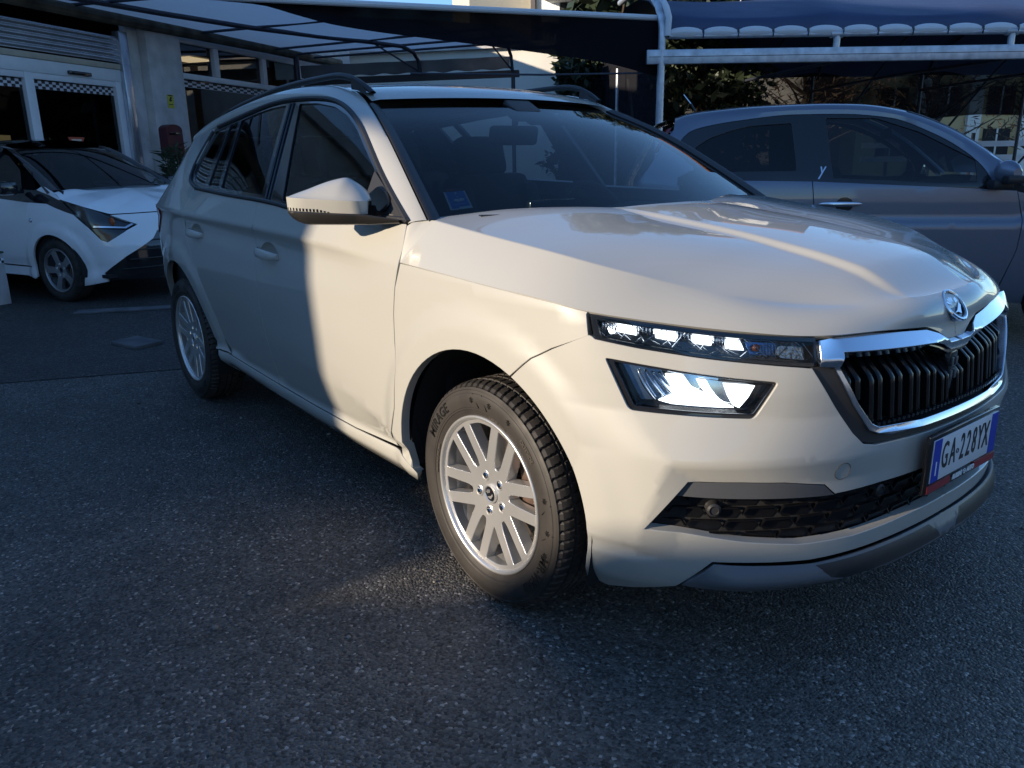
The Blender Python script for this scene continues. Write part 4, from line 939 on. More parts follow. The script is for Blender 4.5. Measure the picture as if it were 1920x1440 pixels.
# ---- front bumper
def ridge(u, z):
    """the X-shaped creases pressed into the bumper corner"""
    u = np.asarray(u, float); z = np.asarray(z, float)
    z3 = np.interp(u, [.594, .966, 1.436], [.581, .572, .560]); h3 = np.interp(u, [.594, .8, 1.05, 1.3], [.030, .020, .009, 0])
    def r3f(h, zz, z0): return h*np.maximum(0, 1-np.where(zz > z0, (zz-z0)/.10, (z0-zz)/.055))
    r3 = np.where(u >= .594, r3f(h3, z, z3), 0)
    uc = np.interp(z, [.20, .386, .581, .683, .76], [.505, .533, .594, .505, .46]); hc = np.interp(z, [.22, .386, .581, .683, .74], [.006, .020, .030, .002, 0])
    left = hc*np.maximum(0, 1-(uc-u)/.21); rr_ = hc*np.maximum(0, 1-(u-uc)/.09)
    k = np.clip((u-uc)/np.maximum(.594-uc, 1e-4), 0, 1); mid = hc+(r3f(.030, z, .581)-hc)*k
    return np.where(u < uc, left, np.where(z >= .581, np.where(u < .594, mid, r3), np.maximum(rr_, r3)))
def fr(u, z): return SUV(u, z, ridge(u, z))
def froff(o): return lambda u, z: SUV(u, z, ridge(u, z)+o)
c_arch = [q for q in arch(0, math.radians(65.5), math.radians(-5), .403)]
lowlamp = rounded([(.433, .799), (.452, .798), (.832, .755), (.778, .674), (.497, .684)], [.012, .006, .012, .012, .014])
bump = c_arch+[(.390, .265), (.372, .212), (.436, .200), (.527, .222), (.62, .245), (.702, .327), (.943, .318), (1.266, .326), (1.4365, .328), (1.4365, .372), (1.251, .369), (1.057, .361), (.907, .363), (.777, .377), (.655, .396), (.545, .408),
        (.636, .532), (.754, .531), (.852, .526), (.955, .511), (.985, .484), (1.122, .488), (1.302, .486), (1.4365, .486), (1.4365, .578), (1.298, .579), (1.087, .587), (1.046, .596), (1.016, .625), (.969, .690), (.911, .779),
        (.782, .793), (.637, .808), (.513, .822), (.407, .837), (.399, .843), (.392, .845), (.296, .801), (.236, .769)]
xlines = [[(.46, .76), (.505, .683), (.594, .581), (.533, .386), (.505, .20)], [(.594, .581), (.966, .572), (1.3, .562)]]
fbump = panel('front_bumper', bump, fr, M_paint, suv, 'join', sp=.014, holes=[lowlamp], lines=xlines, thick=.03)
# round tow-eye cover
cv = MB()
cv.tube([fr(.995+.021*math.cos(a), .539+.021*math.sin(a)) for a in np.linspace(0, 2*math.pi, 40, endpoint=False)], .0014, 6, closed=True)
cv.build('tow_cover', M_gap if 'M_gap' in globals() else mat('panel_gap', (.10, .098, .09), .6), fbump)
# lower grille: dark backing, hexagonal mesh, grey vane over it
lg = [(.548, .411), (.634, .530), (.754, .530), (.852, .525), (.955, .510), (.985, .485), (1.122, .489), (1.302, .487), (1.4365, .487), (1.4365, .371), (1.251, .368), (1.057, .360), (.907, .362), (.777, .376), (.655, .395)]
panel('lower_grille', lg, froff(-.036), M_liner, suv, 'join', sp=.05, thick=0)
hx = MB(); dx, dz = .088, .032
for j in range(-1, 6):
    for i in range(0, 13):
        cu = .55+i*dx+(dx/2 if j % 2 else 0); cz = .375+j*dz
        c6 = [(cu-dx*.5, cz), (cu-dx*.36, cz+dz*.5), (cu+dx*.36, cz+dz*.5), (cu+dx*.5, cz)]
        for (a, b), (c, d) in zip(c6[:-1], c6[1:]):
            if inside([(a, b), (c, d)], lg).all():
                n = 3
                for k in range(n):
                    p = SUV(a+(c-a)*k/n, b+(d-b)*k/n, -.026); q = SUV(a+(c-a)*(k+1)/n, b+(d-b)*(k+1)/n, -.026)
                    N = SUV(a, b, 0)-SUV(a, b, -.02); hx.bar(p, q, .0028, .009, up=N)
        if inside([(cu, cz)], lg)[0]:
            hx.add([SUV(a, b, -.034) for a, b in [(cu-dx*.47, cz), (cu-dx*.34, cz+dz*.45), (cu+dx*.34, cz+dz*.45), (cu+dx*.47, cz), (cu+dx*.34, cz-dz*.45), (cu-dx*.34, cz-dz*.45)]], [tuple(range(6))], 1)
hx.mirror(); hxo = hx.build('grille_mesh', [M_slat, M_slat], suv, flat=True); tag(hxo, kind='stuff')
panel('grille_vane', [(.606, .494), (.640, .527), (.754, .5265), (.852, .522), (.952, .507), (.980, .482), (.85, .4865), (.7, .491)], bodyoff(.001), M_grey, suv, 'copy', sp=.03, thick=.03)
for su in (.701, 1.153):
    sm = MB(); c0 = SUV(su, .452, -.034); N = (SUV(su, .452, 0)-c0)/.034; t = np.cross(N, (0, 0, 1)); t /= np.linalg.norm(t); w_ = np.cross(t, N)
    sm.grid(np.array([[c0+N*h+(t*math.cos(a)+w_*math.sin(a))*r for r, h in ((.02, 0), (.016, .016), (.011, .019), (.010, .016), (0, .016))] for a in np.linspace(0, 2*math.pi, 20)]))
    flip(sm.build('parking_sensor', M_plast, suv))
# ---- chin lip
def lip(u, z):
    o = np.interp(z, [.235, .250, .268, .30, .325, .335], [-.03, .022, .036, .022, .004, .0])
    return SUV(u, np.asarray(z)-.0, o*sstep(.60, .78, u)+.002)
lp = [(.705, .322), (.943, .314), (1.266, .3215), (1.4365, .3235), (1.4365, .256), (1.25, .250), (1.03, .246), (.813, .254), (.66, .252), (.635, .255)]
rc1 = [(.945, .310), (1.20, .3145), (1.352, .3165), (1.385, .292), (1.395, .276), (1.2, .272), (1.02, .268), (.985, .276)]
lipo = panel('chin_lip', lp, lip, [M_lip], suv, 'join', sp=.018, holes=[rc1], thick=.02)
panel('lip_insert', rc1, lambda u, z: lip(u, z)+0*np.asarray(u)[..., None], M_plast, lipo, 'join', sp=.025, thick=.0)
M_lipm = MATS['grey_plastic']
# underside tray so the nose is closed
ut = MB()
P = [[SUV(u, .25, -.02) for u in np.linspace(.40, 1.436, 30)], [np.array((min(.3, SUV(u, .25, 0)[0]-.1), SUV(u, .25, 0)[1]*.8, .20)) for u in np.linspace(.40, 1.436, 30)]]
ut.grid(np.array(P)); ut.mirror(); ut.build('undertray', M_liner, suv)
# ---- main grille
blk = [(.916, .778), (.971, .691), (1.018, .627), (1.048, .599), (1.088, .5905), (1.298, .5825), (1.4365, .5815), (1.4365, .790), (1.38, .79), (1.30, .815), (.98, .815), (.97, .777)]
gb = panel('grille_backing', [(.955, .80), (1.02, .66), (1.06, .62), (1.11, .61), (1.4365, .60), (1.4365, .80)], bodyoff(-.085), M_liner, suv, 'join', sp=.06, thick=0)
inner = [(1.000, .806), (1.305, .794), (1.352, .783), (1.393, .766), (1.4365, .766), (1.4365, .622), (1.254, .622), (1.104, .629), (1.083, .641), (1.040, .692), (.986, .780)]
# black outer bezel
bz = [(.914, .7795), (.970, .692), (1.017, .627), (1.047, .598), (1.088, .5895), (1.298, .5815), (1.4365, .5805), (1.4365, .612), (1.254, .612), (1.098, .619), (1.074, .629), (1.027, .687), (.966, .782)]
panel('grille_bezel', bz, bodyoff(-.006), M_plast, suv, 'join', sp=.02, thick=.05)
def chromefn(u, z): return SUV(u, z, .004+.010*sstep(.772, .797, z)-.026*np.clip((np.asarray(z)-.797)/.045, 0, 1)*sstep(.90, 1.0, u)+.010*sstep(.622, .606, z)*sstep(1.05, 1.15, u))
ch = [(.931, .8395), (1.1, .8385), (1.300, .8245), (1.342, .812), (1.382, .786), (1.4365, .7845), (1.4365, .766), (1.393, .768), (1.352, .785), (1.309, .797), (.994, .811), (.980, .777), (1.034, .688), (1.076, .638), (1.098, .627), (1.254, .619), (1.4365, .619),
      (1.4365, .607), (1.254, .607), (1.097, .615), (1.070, .625), (1.023, .685), (.966, .780), (.927, .784)]
panel('grille_frame', ch, chromefn, M_satin, suv, 'join', sp=.012, thick=.03)
panel('frame_bead', [(.985, .8085), (1.309, .7935), (1.352, .782), (1.393, .7645), (1.4365, .7645), (1.4365, .7575), (1.39, .7575), (1.346, .776), (1.305, .7875), (.990, .8025)], bodyoff(-.004), M_gloss, suv, 'join', sp=.012, thick=.03)
# twin-bladed vertical slats
def slat(uc, wd=.011, gap=.0145, parent=None):
    mb = MB(); zt_ = float(np.interp(uc, [1.0, 1.30, 1.40], [.797, .783, .752])); zb = float(np.interp(uc, [1.0, 1.06, 1.1, 1.4365], [.735, .66, .636, .630]))
    for sgn in (-1, 1):
        zz = np.linspace(zb, zt_, 14); bend = np.where(zz > zt_-.055, (zz-zt_+.055)*.95, 0)
        o = -.012-bend; P = []
        for du, do in ((-wd, -.055), (-wd*.72, -.002), (-wd*.3, .0), (wd*.3, .0), (wd*.72, -.002), (wd, -.055)):
            P.append(np.array([SUV(uc+sgn*gap+du, z, a+do) for z, a in zip(zz, o)]).reshape(-1, 3))
        mb.grid(np.array(P))
    # crosspiece that closes the top of the pair
    zz = np.linspace(zt_-.052, zt_, 6); o = -.022-(zz-zt_+.055)*.95
    mb.grid(np.array([[SUV(uc+du, z, a) for z, a in zip(zz, o)] for du in (-gap, 0, gap)]).reshape(3, 6, 3))
    return mb.build('grille_slat', M_slat, parent, sharp=40)
for k in range(6):
    s = slat(1.033+.0735*k if k < 5 else 1.396, parent=suv) if k < 5 else slat(1.396, .010, .012, suv)
    flip(s)
# radar block in the middle with small openings
rb = MB()
for k, du in enumerate((-.017, 0, .017)): rb.add([], [])
for u0 in np.linspace(1.415, 1.4365, 2): pass
cen = SUV(1.4365, .70, -.016)
rb.box((cen[0]-.03, 0, .70), (.06, .042, .11), 0, bev=.004)
for y in (-.011, .011): rb.box((cen[0]+.001, y, .728), (.006, .012, .022), 1, bev=.001); rb.box((cen[0]+.001, y, .694), (.006, .012, .022), 1, bev=.001)
rb.build('radar_block', [M_gloss, M_grey], suv)
# ribbed lower edge behind the chrome
rg = MB()
for u in np.arange(1.08, 1.436, .018):
    p = SUV(u, .634, -.004); q = SUV(u+.010, .631, -.004); rg.bar(p, q, .006, .008)
rg.mirror(); tag(rg.build('grille_ribs', M_gloss, suv), kind='stuff')
# ---- badge on the beak
N = np.array((.775, 0, .63)); bc = np.array((.812, 0, .8655)); tx = np.array((0, 1, 0)); tz = np.cross(N, tx); tz = tz/np.linalg.norm(tz); tz = tz if tz[2] > 0 else -tz
bd = MB(); f = lambda a, b, h: tuple(bc+tx*a+tz*b+N*h)
bd.tube([f(.040*math.cos(t), .040*math.sin(t), .004) for t in np.linspace(0, 2*math.pi, 48, endpoint=False)], .0048, 8, 0, closed=True)
bd.prism([(.038*math.cos(t), .038*math.sin(t)) for t in np.linspace(0, 2*math.pi, 40, endpoint=False)], -.012, .002, f, 1)
bd.tube([f(.0345*math.cos(t), .0345*math.sin(t), .004) for t in np.linspace(0, 2*math.pi, 40, endpoint=False)], .0013, 6, 1, closed=True)
# winged arrow: fan of feathers and a curved shaft
for k in range(4):
    a0 = math.radians(150-22*k); r0, r1 = .012, .033-.0015*k
    c1 = (-.004, -.004); q = []
    for r, d in ((r0, -7), (r1*.8, -9), (r1, 2), (r1*.75, 8), (r0, 6)): q.append((c1[0]+r*math.cos(a0+math.radians(d)), c1[1]+r*math.sin(a0+math.radians(d))))
    bd.prism(q[::-1], .002, .006, f, 0)
bd.prism([(-.020, -.020), (-.006, -.016), (.010, -.006), (.022, .004), (.026, -.004), (.016, -.014), (.006, -.026), (-.004, -.020)], .002, .006, f, 0)
bd.prism([(.008, .004), (.024, .008), (.020, .020), (.010, .016)], .002, .006, f, 0)
bd.build('bonnet_badge', [M_chrome, M_gloss], bonnet)
# ---- headlamps: upper strip
hl = [(.389, .8935), (.511, .8795), (.636, .8675), (.761, .8565), (.927, .843), (.9255, .7835), (.915, .7825), (.782, .7955), (.637, .8105), (.513, .8245), (.411, .8385), (.403, .846)]
lampA = panel('headlamp', hl, bodyoff(-.040), M_gloss, suv, sp=.04, thick=0)
mb = MB()
def inset(poly, k):
    P = np.array(poly); c = P.mean(0); return [tuple(c+(p-c)*np.array(k)) for p in P]
hin = [(.404, .8825), (.511, .8705), (.636, .859), (.761, .848), (.9215, .8355), (.921, .7895), (.782, .8015), (.637, .8165), (.513, .8305), (.420, .8425)]
patch(mb, hl, bodyoff(-.004), sp=.02, holes=[hin], thick=.036); mb.build('lamp_bezel', M_gloss, lampA)
mb = MB()
def quad3(poly, o, m=0, dz=0): patch(mb, poly, bodyoff(o), sp=.02, thick=.012, m=m)
for q in ([(.449, .876), (.494, .869), (.497, .849), (.451, .8555)], [(.541, .864), (.592, .858), (.592, .839), (.545, .8455)], [(.634, .854), (.682, .849), (.679, .832), (.636, .8365)], [(.716, .8435), (.747, .841), (.756, .821), (.716, .8255)],
          [(.428, .860), (.443, .856), (.445, .850), (.434, .851)]):
    quad3(q, -.018)
mb.build('running_light', M_led, lampA)
mb = MB()
for a, b, c, d in ((.408, .880, .444, .857), (.498, .869, .54, .850), (.594, .858, .634, .841), (.684, .848, .716, .834)):
    for k in range(5):
        u = a+(c-a)*(k+.5)/5; mb.box(SUV(u, (b+d)/2-.002, -.026), (.005, .005, .020), 0)
    patch(mb, [(a, b-.002), (c, b-.006), (c, d-.002), (a, d)], bodyoff(-.030), sp=.02, thick=.004, m=1)
patch(mb, [(.765, .835), (.84, .829), (.834, .802), (.775, .808)], bodyoff(-.034), sp=.02, thick=.004, m=2)
for r in range(6):
    for cc in range(7):
        mb.box(SUV(.792+cc*.0075, .806+r*.0042, -.030), (.0035, .0035, .002), 3)
patch(mb, rounded([(.843, .826), (.906, .821), (.909, .792), (.845, .800), (.836, .812)], .006), bodyoff(-.026), sp=.012, thick=.008, m=4)
c0 = SUV(.787, .824, -.022)
mb.lathe([(0, -.008), (.006, -.007), (.009, 0), (.006, .007), (0, .008)], 14, 5, c=c0)
mb.build('reflector', [M_satin, M_plast, mat('indicator_reflector', (.10, .20, .42), .2, metal=.8), M_satin, mat('crinkled_reflector', (.62, .58, .52), .16, metal=1, bump=(120, 1.0, .004)), M_orange], lampA)
mb = MB(); rnd = random.Random(4)
for k in range(17):
    u = .415+k*.031; zt1 = float(np.interp(u, [.404, .511, .636, .761, .9215], [.8825, .8705, .859, .848, .8355])); zb1 = float(np.interp(u, [.420, .513, .637, .782, .921], [.8425, .8305, .8165, .8015, .7895]))
    e = rnd.uniform(.010, .026); s = rnd.choice((-1, 1))
    a = SUV(u-s*e, zt1-.004, -.0105); b = SUV(u+s*e, zb1+.006, -.0105); mb.bar(a, b, .0016, .0016)
    a = SUV(u+s*e*.5, zb1+.016, -.010); b = SUV(u-s*e*.8, zb1+.004, -.010); mb.bar(a, b, .0014, .0014)
    if k % 2: a = SUV(u-s*e*.2, zt1-.002, -.010); b = SUV(u+s*.014, zt1-.015, -.010); mb.bar(a, b, .0014, .0014)
mb.build('crystal_edges', M_satin, lampA)
mb = MB(); patch(mb, inset(hl, (.992, .93)), bodyoff(-.0035), sp=.03, thick=0); mb.build('lamp_lens', M_lens, lampA)
flip(lampA)
# ---- headlamps: lower main beam unit
lampB = panel('main_beam_lamp', inset(lowlamp, (1.02, 1.03)), froff(-.055), M_gloss, suv, sp=.04, thick=0)
lin = rounded([(.451, .791), (.823, .751), (.776, .6825), (.507, .693)], .006)
mb = MB(); patch(mb, inset(lowlamp, (.997, .995)), froff(-.007), sp=.02, holes=[lin], thick=.05); mb.build('lamp_bezel', M_gloss, lampB)
mb = MB()
for q in ([(.573, .764), (.614, .763), (.635, .737), (.654, .729), (.711, .705), (.737, .692), (.592, .698), (.56, .704), (.591, .718), (.577, .741)], [(.648, .755), (.669, .753), (.679, .733), (.699, .712), (.715, .702), (.673, .724), (.657, .741)], [(.713, .746), (.785, .740), (.770, .715), (.750, .692), (.737, .698), (.725, .718)]):
    patch(mb, q, froff(-.030), sp=.02, thick=.01)
mb.build('main_beam_led', M_led, lampB)
mb = MB()
patch(mb, [(.462, .783), (.56, .772), (.575, .741), (.585, .718), (.556, .703), (.516, .700), (.49, .74)], froff(-.040), sp=.02, thick=.004, m=0)
patch(mb, [(.575, .769), (.70, .757), (.70, .752), (.62, .762)], froff(-.036), sp=.02, thick=.004, m=1)
patch(mb, [(.612, .764), (.65, .759), (.66, .735), (.65, .732), (.636, .738)], froff(-.036), sp=.02, thick=.006, m=1)
patch(mb, [(.671, .754), (.712, .748), (.725, .716), (.735, .700), (.715, .704), (.70, .714), (.682, .735)], froff(-.036), sp=.02, thick=.006, m=1)
patch(mb, [(.787, .742), (.815, .739), (.780, .692), (.755, .690), (.772, .715)], froff(-.034), sp=.02, thick=.004, m=2)
for a, b, c in (((.507, .772), (.519, .738), (.552, .706)), ((.523, .772), (.545, .737), (.574, .712)), ((.54, .769), (.565, .741), (.594, .720)), ((.556, .768), (.575, .75), (.588, .735))):
    t = np.linspace(0, 1, 10); Q = [(np.array(a)*(1-s)**2+2*s*(1-s)*np.array(b)+s*s*np.array(c)) for s in t]
    mb.tube([SUV(q[0], q[1], -.026) for q in Q], [.0015+.003*math.sin(math.pi*s) for s in t], 6, 1)
mb.build('reflector', [mat('lamp_reflector', (.30, .42, .58), .12, metal=.9), M_satin, M_gloss], lampB)
mb = MB(); patch(mb, lin, froff(-.008), sp=.03, thick=0); mb.build('lamp_lens', M_lens, lampB)
flip(lampB)
# ---- number plate
npz, npx = .5167, .8885
pl = MB(); pl.box((npx-.008, 0, npz-.010), (.014, .384, .152), 0, bev=.003); plo = pl.build('number_plate_holder', M_gloss, suv)
def onplate(v, m, dx_=0, c=(0, 0)): return [(npx+dx_+z, c[0]+x, npz+c[1]+y) for x, y, z in v]
pb = MB(); pb.box((npx, 0, npz), (.003, .360, .110), 0, bev=.001); np_o = pb.build('number_plate', M_plate, suv)
for y in (-.160, .160): MB().box((npx+.0018, y, npz), (.0012, .038, .108), 0).build('blue_band', M_blue, np_o)
tx_ = MB()
for ch_, y, sz in zip("GA228YX", (-.116, -.074, -.022, .012, .046, .080, .114), [.088]*7):
    v, fc = text_mesh(ch_, .098, .0006, .0006, sx=.50); tx_.add(onplate(v, 0, .0022, (y, .002)), fc)
v, fc = text_mesh("I", .05, .0004, .001, sx=.7); tx_.add(onplate(v, 0, .0028, (-.160, -.022)), fc, 1)
tx_.tube([(npx+.002, -.048+.0055*math.cos(a), npz+.0055*math.sin(a)) for a in np.linspace(0, 2*math.pi, 16, endpoint=False)], .0013, 5, 0, closed=True)
tx_.build('plate_lettering', [M_ink, M_txtwhite], np_o, flat=True)
sl = MB()
sl.box((npx+.0005, -.128, npz-.0705), (.003, .120, .019), 0); sl.box((npx+.0005, .128, npz-.0705), (.003, .120, .019), 0)
v, fc = text_mesh("RUSSINI", .0175, .0006, .0008, shear=.2, sx=.86); sl.add(onplate(v, 0, .0022, (-.030, -.0705)), fc, 1)
v, fc = text_mesh("AUTO", .0175, .0006, .0008, shear=.2, sx=.86); sl.add(onplate(v, 0, .0022, (.045, -.0705)), fc, 1)
sl.tube([(npx+.0016, .013+.0062*math.cos(a), npz-.0705+.0062*math.sin(a)) for a in np.linspace(0, 2*math.pi, 16, endpoint=False)], .0011, 5, 1, closed=True)
sl.tube([(npx+.0016, .013+t, npz-.0705) for t in (-.004, 0, .004)], .0009, 5, 1)
sl.build('dealer_strip', [M_stripred, M_txtwhite], plo, flat=True)
# ---- door mirror
ax0 = np.array((-.495, -.90)); ax1 = np.array((-.690, -1.065)); adir = (ax1-ax0)/np.linalg.norm(ax1-ax0); fdir = np.array((-adir[1], adir[0])); fdir = fdir if fdir[0] > 0 else -fdir
st = np.array([0, .04, .12, .22, .35, .5, .65, .8, .92, 1.0])
ztop = pchip(st, [1.124, 1.135, 1.153, 1.170, 1.184, 1.178, 1.167, 1.153, 1.142, 1.133]); zcr = lambda s: 1.1165+.0135*s; zbt = lambda s: 1.080+.011*s
dep = pchip([0, .05, .15, .35, .7, .92, 1], [.30, .62, .9, 1, .92, .62, .30])
def mpt(s, d, z): q = ax0+(ax1-ax0)*s+fdir*d; return (q[0], q[1], z)
cap = MB(); P = []
for s in np.linspace(0, 1, 34):
    k = float(dep(s)); zt1 = float(ztop(s)); zc1 = zcr(s); zb1 = zbt(s); row = [mpt(s, -.075*k-.0, zt1-.006), mpt(s, -.055*k, zt1)]
    for q in np.linspace(.08, .94, 9): row.append(mpt(s, (-.055+.105*q**.72)*k, zt1+(zc1-zt1)*q**1.35))
    row += [mpt(s, .0515*k, zc1+.001), mpt(s, .0505*k, zc1-.004), mpt(s, .046*k, (zc1+zb1)/2), mpt(s, .041*k, zb1)]
    P.append(row)
P = np.array(P); ends = [P[:1]*0+P[:1].mean(1, keepdims=True)*1, P, P[-1:]*0+P[-1:].mean(1, keepdims=True)]
mirror_root = MB().grid(np.concatenate(ends, 0)).build('door_mirror', M_paint, suv, sharp=32)
low = MB(); P = []
for s in np.linspace(-.55, 1, 40):
    if s >= 0:
        k = float(dep(max(.12, s) if s < .5 else s)); zb1 = zbt(s); zl = 1.048+.030*max(0, (s-.72)/.28)**2
        row = [mpt(s, .042*k, zb1+.0005), mpt(s, .047*k, zb1-.004), mpt(s, .044*k, (zb1+zl)/2), mpt(s, .034*k, zl+.004), mpt(s, .015*k, zl), mpt(s, -.05*k, zl+.004), mpt(s, -.07*k, zb1+.02)]
    else:
        t = -s/.55; b0 = np.array((-.495, -.90))*(1-t)+np.array((-.395, -.852))*t; k = .85*(1-t)+.35*t
        zb1 = 1.080*(1-t)+1.0665*t; zl = 1.048*(1-t)+1.054*t; fd_ = fdir*(1-t)+np.array((.55, -.85))*t
        row = []
        for d, z in ((.042, zb1), (.047, zb1-.003), (.044, (zb1+zl)/2), (.034, zl+.003), (.015, zl), (-.05, zl+.003), (-.06, zb1+.004)):
            q = b0+fd_*d*k; row.append((q[0], q[1], z))
    P.append(row)
low.grid(np.array(P)); low.add([P[-1][i] for i in range(7)], [tuple(range(7))]); low.build('mirror_base', M_darkplast, mirror_root, sharp=40)
tee = MB()
for k in range(13):
    s = .44+.54*k/12; kk_ = float(dep(s)); z0 = zbt(s)
    tee.add([mpt(s-.011, .0425*kk_, z0+.0012), mpt(s+.011, .0425*kk_, z0+.0012), mpt(s+.009, .0445*kk_, z0+.0035+.006*min(1, k/3)), mpt(s-.013, .0445*kk_, z0+.0035+.006*min(1, k/3))], [(0, 1, 2, 3)])
tee.build('indicator_teeth', M_gloss, mirror_root, flat=True, fixn=False)
mg = MB(); mg.add([mpt(.06, -.062, 1.09), mpt(.94, -.055, 1.10), mpt(.94, -.055, 1.135), mpt(.4, -.062, 1.17), mpt(.06, -.062, 1.13)], [(0, 1, 2, 3, 4)]); mg.build('mirror_glass', M_mirror, mirror_root, flat=True)
lm = flip(mirror_root)                                             # the far mirror is folded in
_R = Matrix.Translation((-.44, .87, 0)) @ Matrix.Rotation(math.radians(48), 4, 'Z') @ Matrix.Translation((.44, -.87, 0)); lm.matrix_local = _R @ Matrix.Scale(-1, 4, (0, 1, 0))
panel('mirror_sail', rounded([(-.645, 1.082), (-.395, 1.067), (-.43, 1.088), (-.652, 1.200)], .008), bodyoff(.003), M_plast, suv, 'copy', sp=.03, thick=.012)
panel('sail_bulge', rounded([(-.60, 1.085), (-.50, 1.085), (-.485, 1.105), (-.51, 1.135), (-.585, 1.155), (-.605, 1.14)], .02), bodyoff(.012), M_gloss, suv, 'copy', sp=.02, thick=.014)
# ---- roof rails
rl = [(-2.62, .560, 1.452, .3), (-2.52, .566, 1.470, .6), (-2.36, .575, 1.491, .9), (-2.15, .580, 1.512, 1), (-1.932, .582, 1.5325, 1), (-1.70, .582, 1.5455, 1), (-1.516, .582, 1.5505, 1), (-1.36, .581, 1.5520, 1), (-1.2524, .58, 1.5495, 1), (-1.17, .576, 1.536, 1), (-1.11, .572, 1.515, .9), (-1.06, .568, 1.490, .65), (-1.03, .565, 1.470, .3)]
R = np.array(rl); tr_ = np.r_[0, np.cumsum(np.linalg.norm(np.diff(R[:, :3], axis=0), axis=1))]; fR = nspline(tr_, R); Q = fR(np.linspace(0, tr_[-1], 70))
mb = MB(); P = []
for x, w, z, k in Q:
    h = .020*k+.004
    P.append([(x, -(w+.012*c_), z+h*.5*(s_-1)) for c_, s_ in [(math.cos(a), math.sin(a)) for a in np.linspace(0, 2*math.pi, 14)]])
mb.grid(np.array(P))
for x0, x1 in ((-1.15, -1.04), (-2.62, -2.42)):            # feet
    zz0 = float(np.interp(x0, R[:, 0], R[:, 2])); zz1 = float(np.interp(x1, R[:, 0], R[:, 2])); xm = (x0+x1)/2; zr = 1.478 if xm > -2 else 1.446
    n = 8; xs = np.linspace(x0, x1, n); top_ = [float(np.interp(x, R[:, 0], R[:, 2]))-.004 for x in xs]; bot = [float(np.interp(x, U3[:, 0][::-1], U3[:, 2][::-1]))+.004 for x in xs]
    for sgn in (1, -1):
        mb.grid(np.array([[(x, -(.575+.013*sgn), z) for x, z in zip(xs, top_)], [(x, -(.572+.016*sgn), min(z, t)) for x, z, t in zip(xs, bot, top_)]]))
    mb.grid(np.array([[(x0, -(.575+.013*s_), z_) for s_ in (1, -1)] for z_ in (top_[0], bot[0])]))
flip(mb.build('roof_rail', M_plast, suv, sharp=50))
# washer jet, cowl, wipers
mb = MB(); mb.box((-.245, -.30, 1.073), (.03, .05, .012), 0, bev=.004); mb.box((-.235, .28, 1.073), (.03, .05, .012), 0, bev=.004); mb.build('washer_jet', M_plast, suv)
mb = MB(); aa = np.linspace(-.99, .99, 40)
e0 = ws(aa, np.full(40, .05), .004); e1 = ws(aa, np.full(40, -.07), -.004)+np.array((.03, 0, -.015)); mb.grid(np.array([e0, e1])); mb.build('cowl', M_plast, suv)
for y0, y1, b0, b1 in ((-.62, .02, .035, .065), (.55, -.12, .03, .07)):
    mb = MB(); q = np.linspace(0, 1, 12); w = [.0, .0]
    a_ = (y0+(y1-y0)*q)/.735; mb.tube(ws(a_, b0+(b1-b0)*q, .016), .007, 6); mb.tube(ws(a_, b0-.012+(b1-b0)*q, .024), .005, 6); mb.build('wiper', M_plast, suv)
# ---- wheels (built for the right side: outer face towards -y)
def wheel(kind):
    """kind: 'suv' | 'city' ; returns the parts as meshes hung on an empty"""
    pass
Rr, Rt, TW = .2262, .326, .205
def tyre_mesh(Rt, Rr, TW, NA=300, blocks=72):
    """tread with lateral grooves and two circumferential channels, rounded shoulders, moulded sidewall rings"""
    prof = []      # (radius, y, kind)  y<0 = outer
    H = TW/2
    side = [(Rr-.004, -.080), (Rr+.004, -.0905), (Rr+.012, -.0945), (Rr+.020, -.0965), (Rr+.0215, -.0985), (Rr+.026, -.099), (Rr+.0275, -.1000), (Rr+.045, -.1022), (Rr+.060, -.1018), (Rr+.0665, -.0998), (Rr+.068, -.0982), (Rt-.024, -.0960), (Rt-.0225, -.0972), (Rt-.016, -.0940)]
    side = [(r, y*H/.1025) for r, y in side]
    P = []
    for r, y in side: P.append((r, y, 0))
    yy = [-.0895, -.083, -.076, -.069, -.062, -.0555, -.0535, -.0470, -.045, -.036, -.027, -.018, -.0165, -.0105, -.009, 0]
    yy = [y*H/.1025 for y in yy]; yy = yy+[-y for y in yy[::-1][1:]]
    for y in yy:
        r = Rt-.0105*max(0, (abs(y)/H-.42)/.45)**2.2-(.004 if abs(y) > .085*H/.1025 else 0); P.append((r, y, 1))
    for r, y in side[::-1]: P.append((r, -y, 0))
    P = np.array(P); n = len(P); V = np.zeros((NA, n, 3))
    for k in range(NA):
        th = 2*math.pi*k/NA
        r = P[:, 0].copy(); y = P[:, 1]
        ay = np.abs(y)*.1025/H
        for i in range(n):
            if P[i, 2]:
                # channels
                if .0465 < ay[i] < .0540 or .0100 < ay[i] < .0170: r[i] -= .007
                else:
                    ph = (th*blocks/(2*math.pi)+ (ay[i]*9 if y[i] < 0 else -ay[i]*9+.37)) % 1
                    if ay[i] > .053:
                        if ph < .21: r[i] -= .0065
                    elif ph < .16: r[i] -= .005
        V[k, :, 0] = r*np.cos(th); V[k, :, 2] = r*np.sin(th); V[k, :, 1] = y
    return V
def ring_text(mb, body, rad, ang, size, y, m, flipy=False, depth=.0009):
    """lettering that follows the sidewall, read from outside (-y)"""
    v, f = text_mesh(body, size, .0006, .0006)
    out = []
    for a, b, c in v:
        t = ang-a/rad; r = rad+b; out.append((r*math.cos(t), y-c, r*math.sin(t)))
    mb.add(out, f, m)
M_letter = mat('moulded_lettering', (.012, .011, .010), .35)
M_print = mat('moulded_print', (.075, .065, .055), .4)
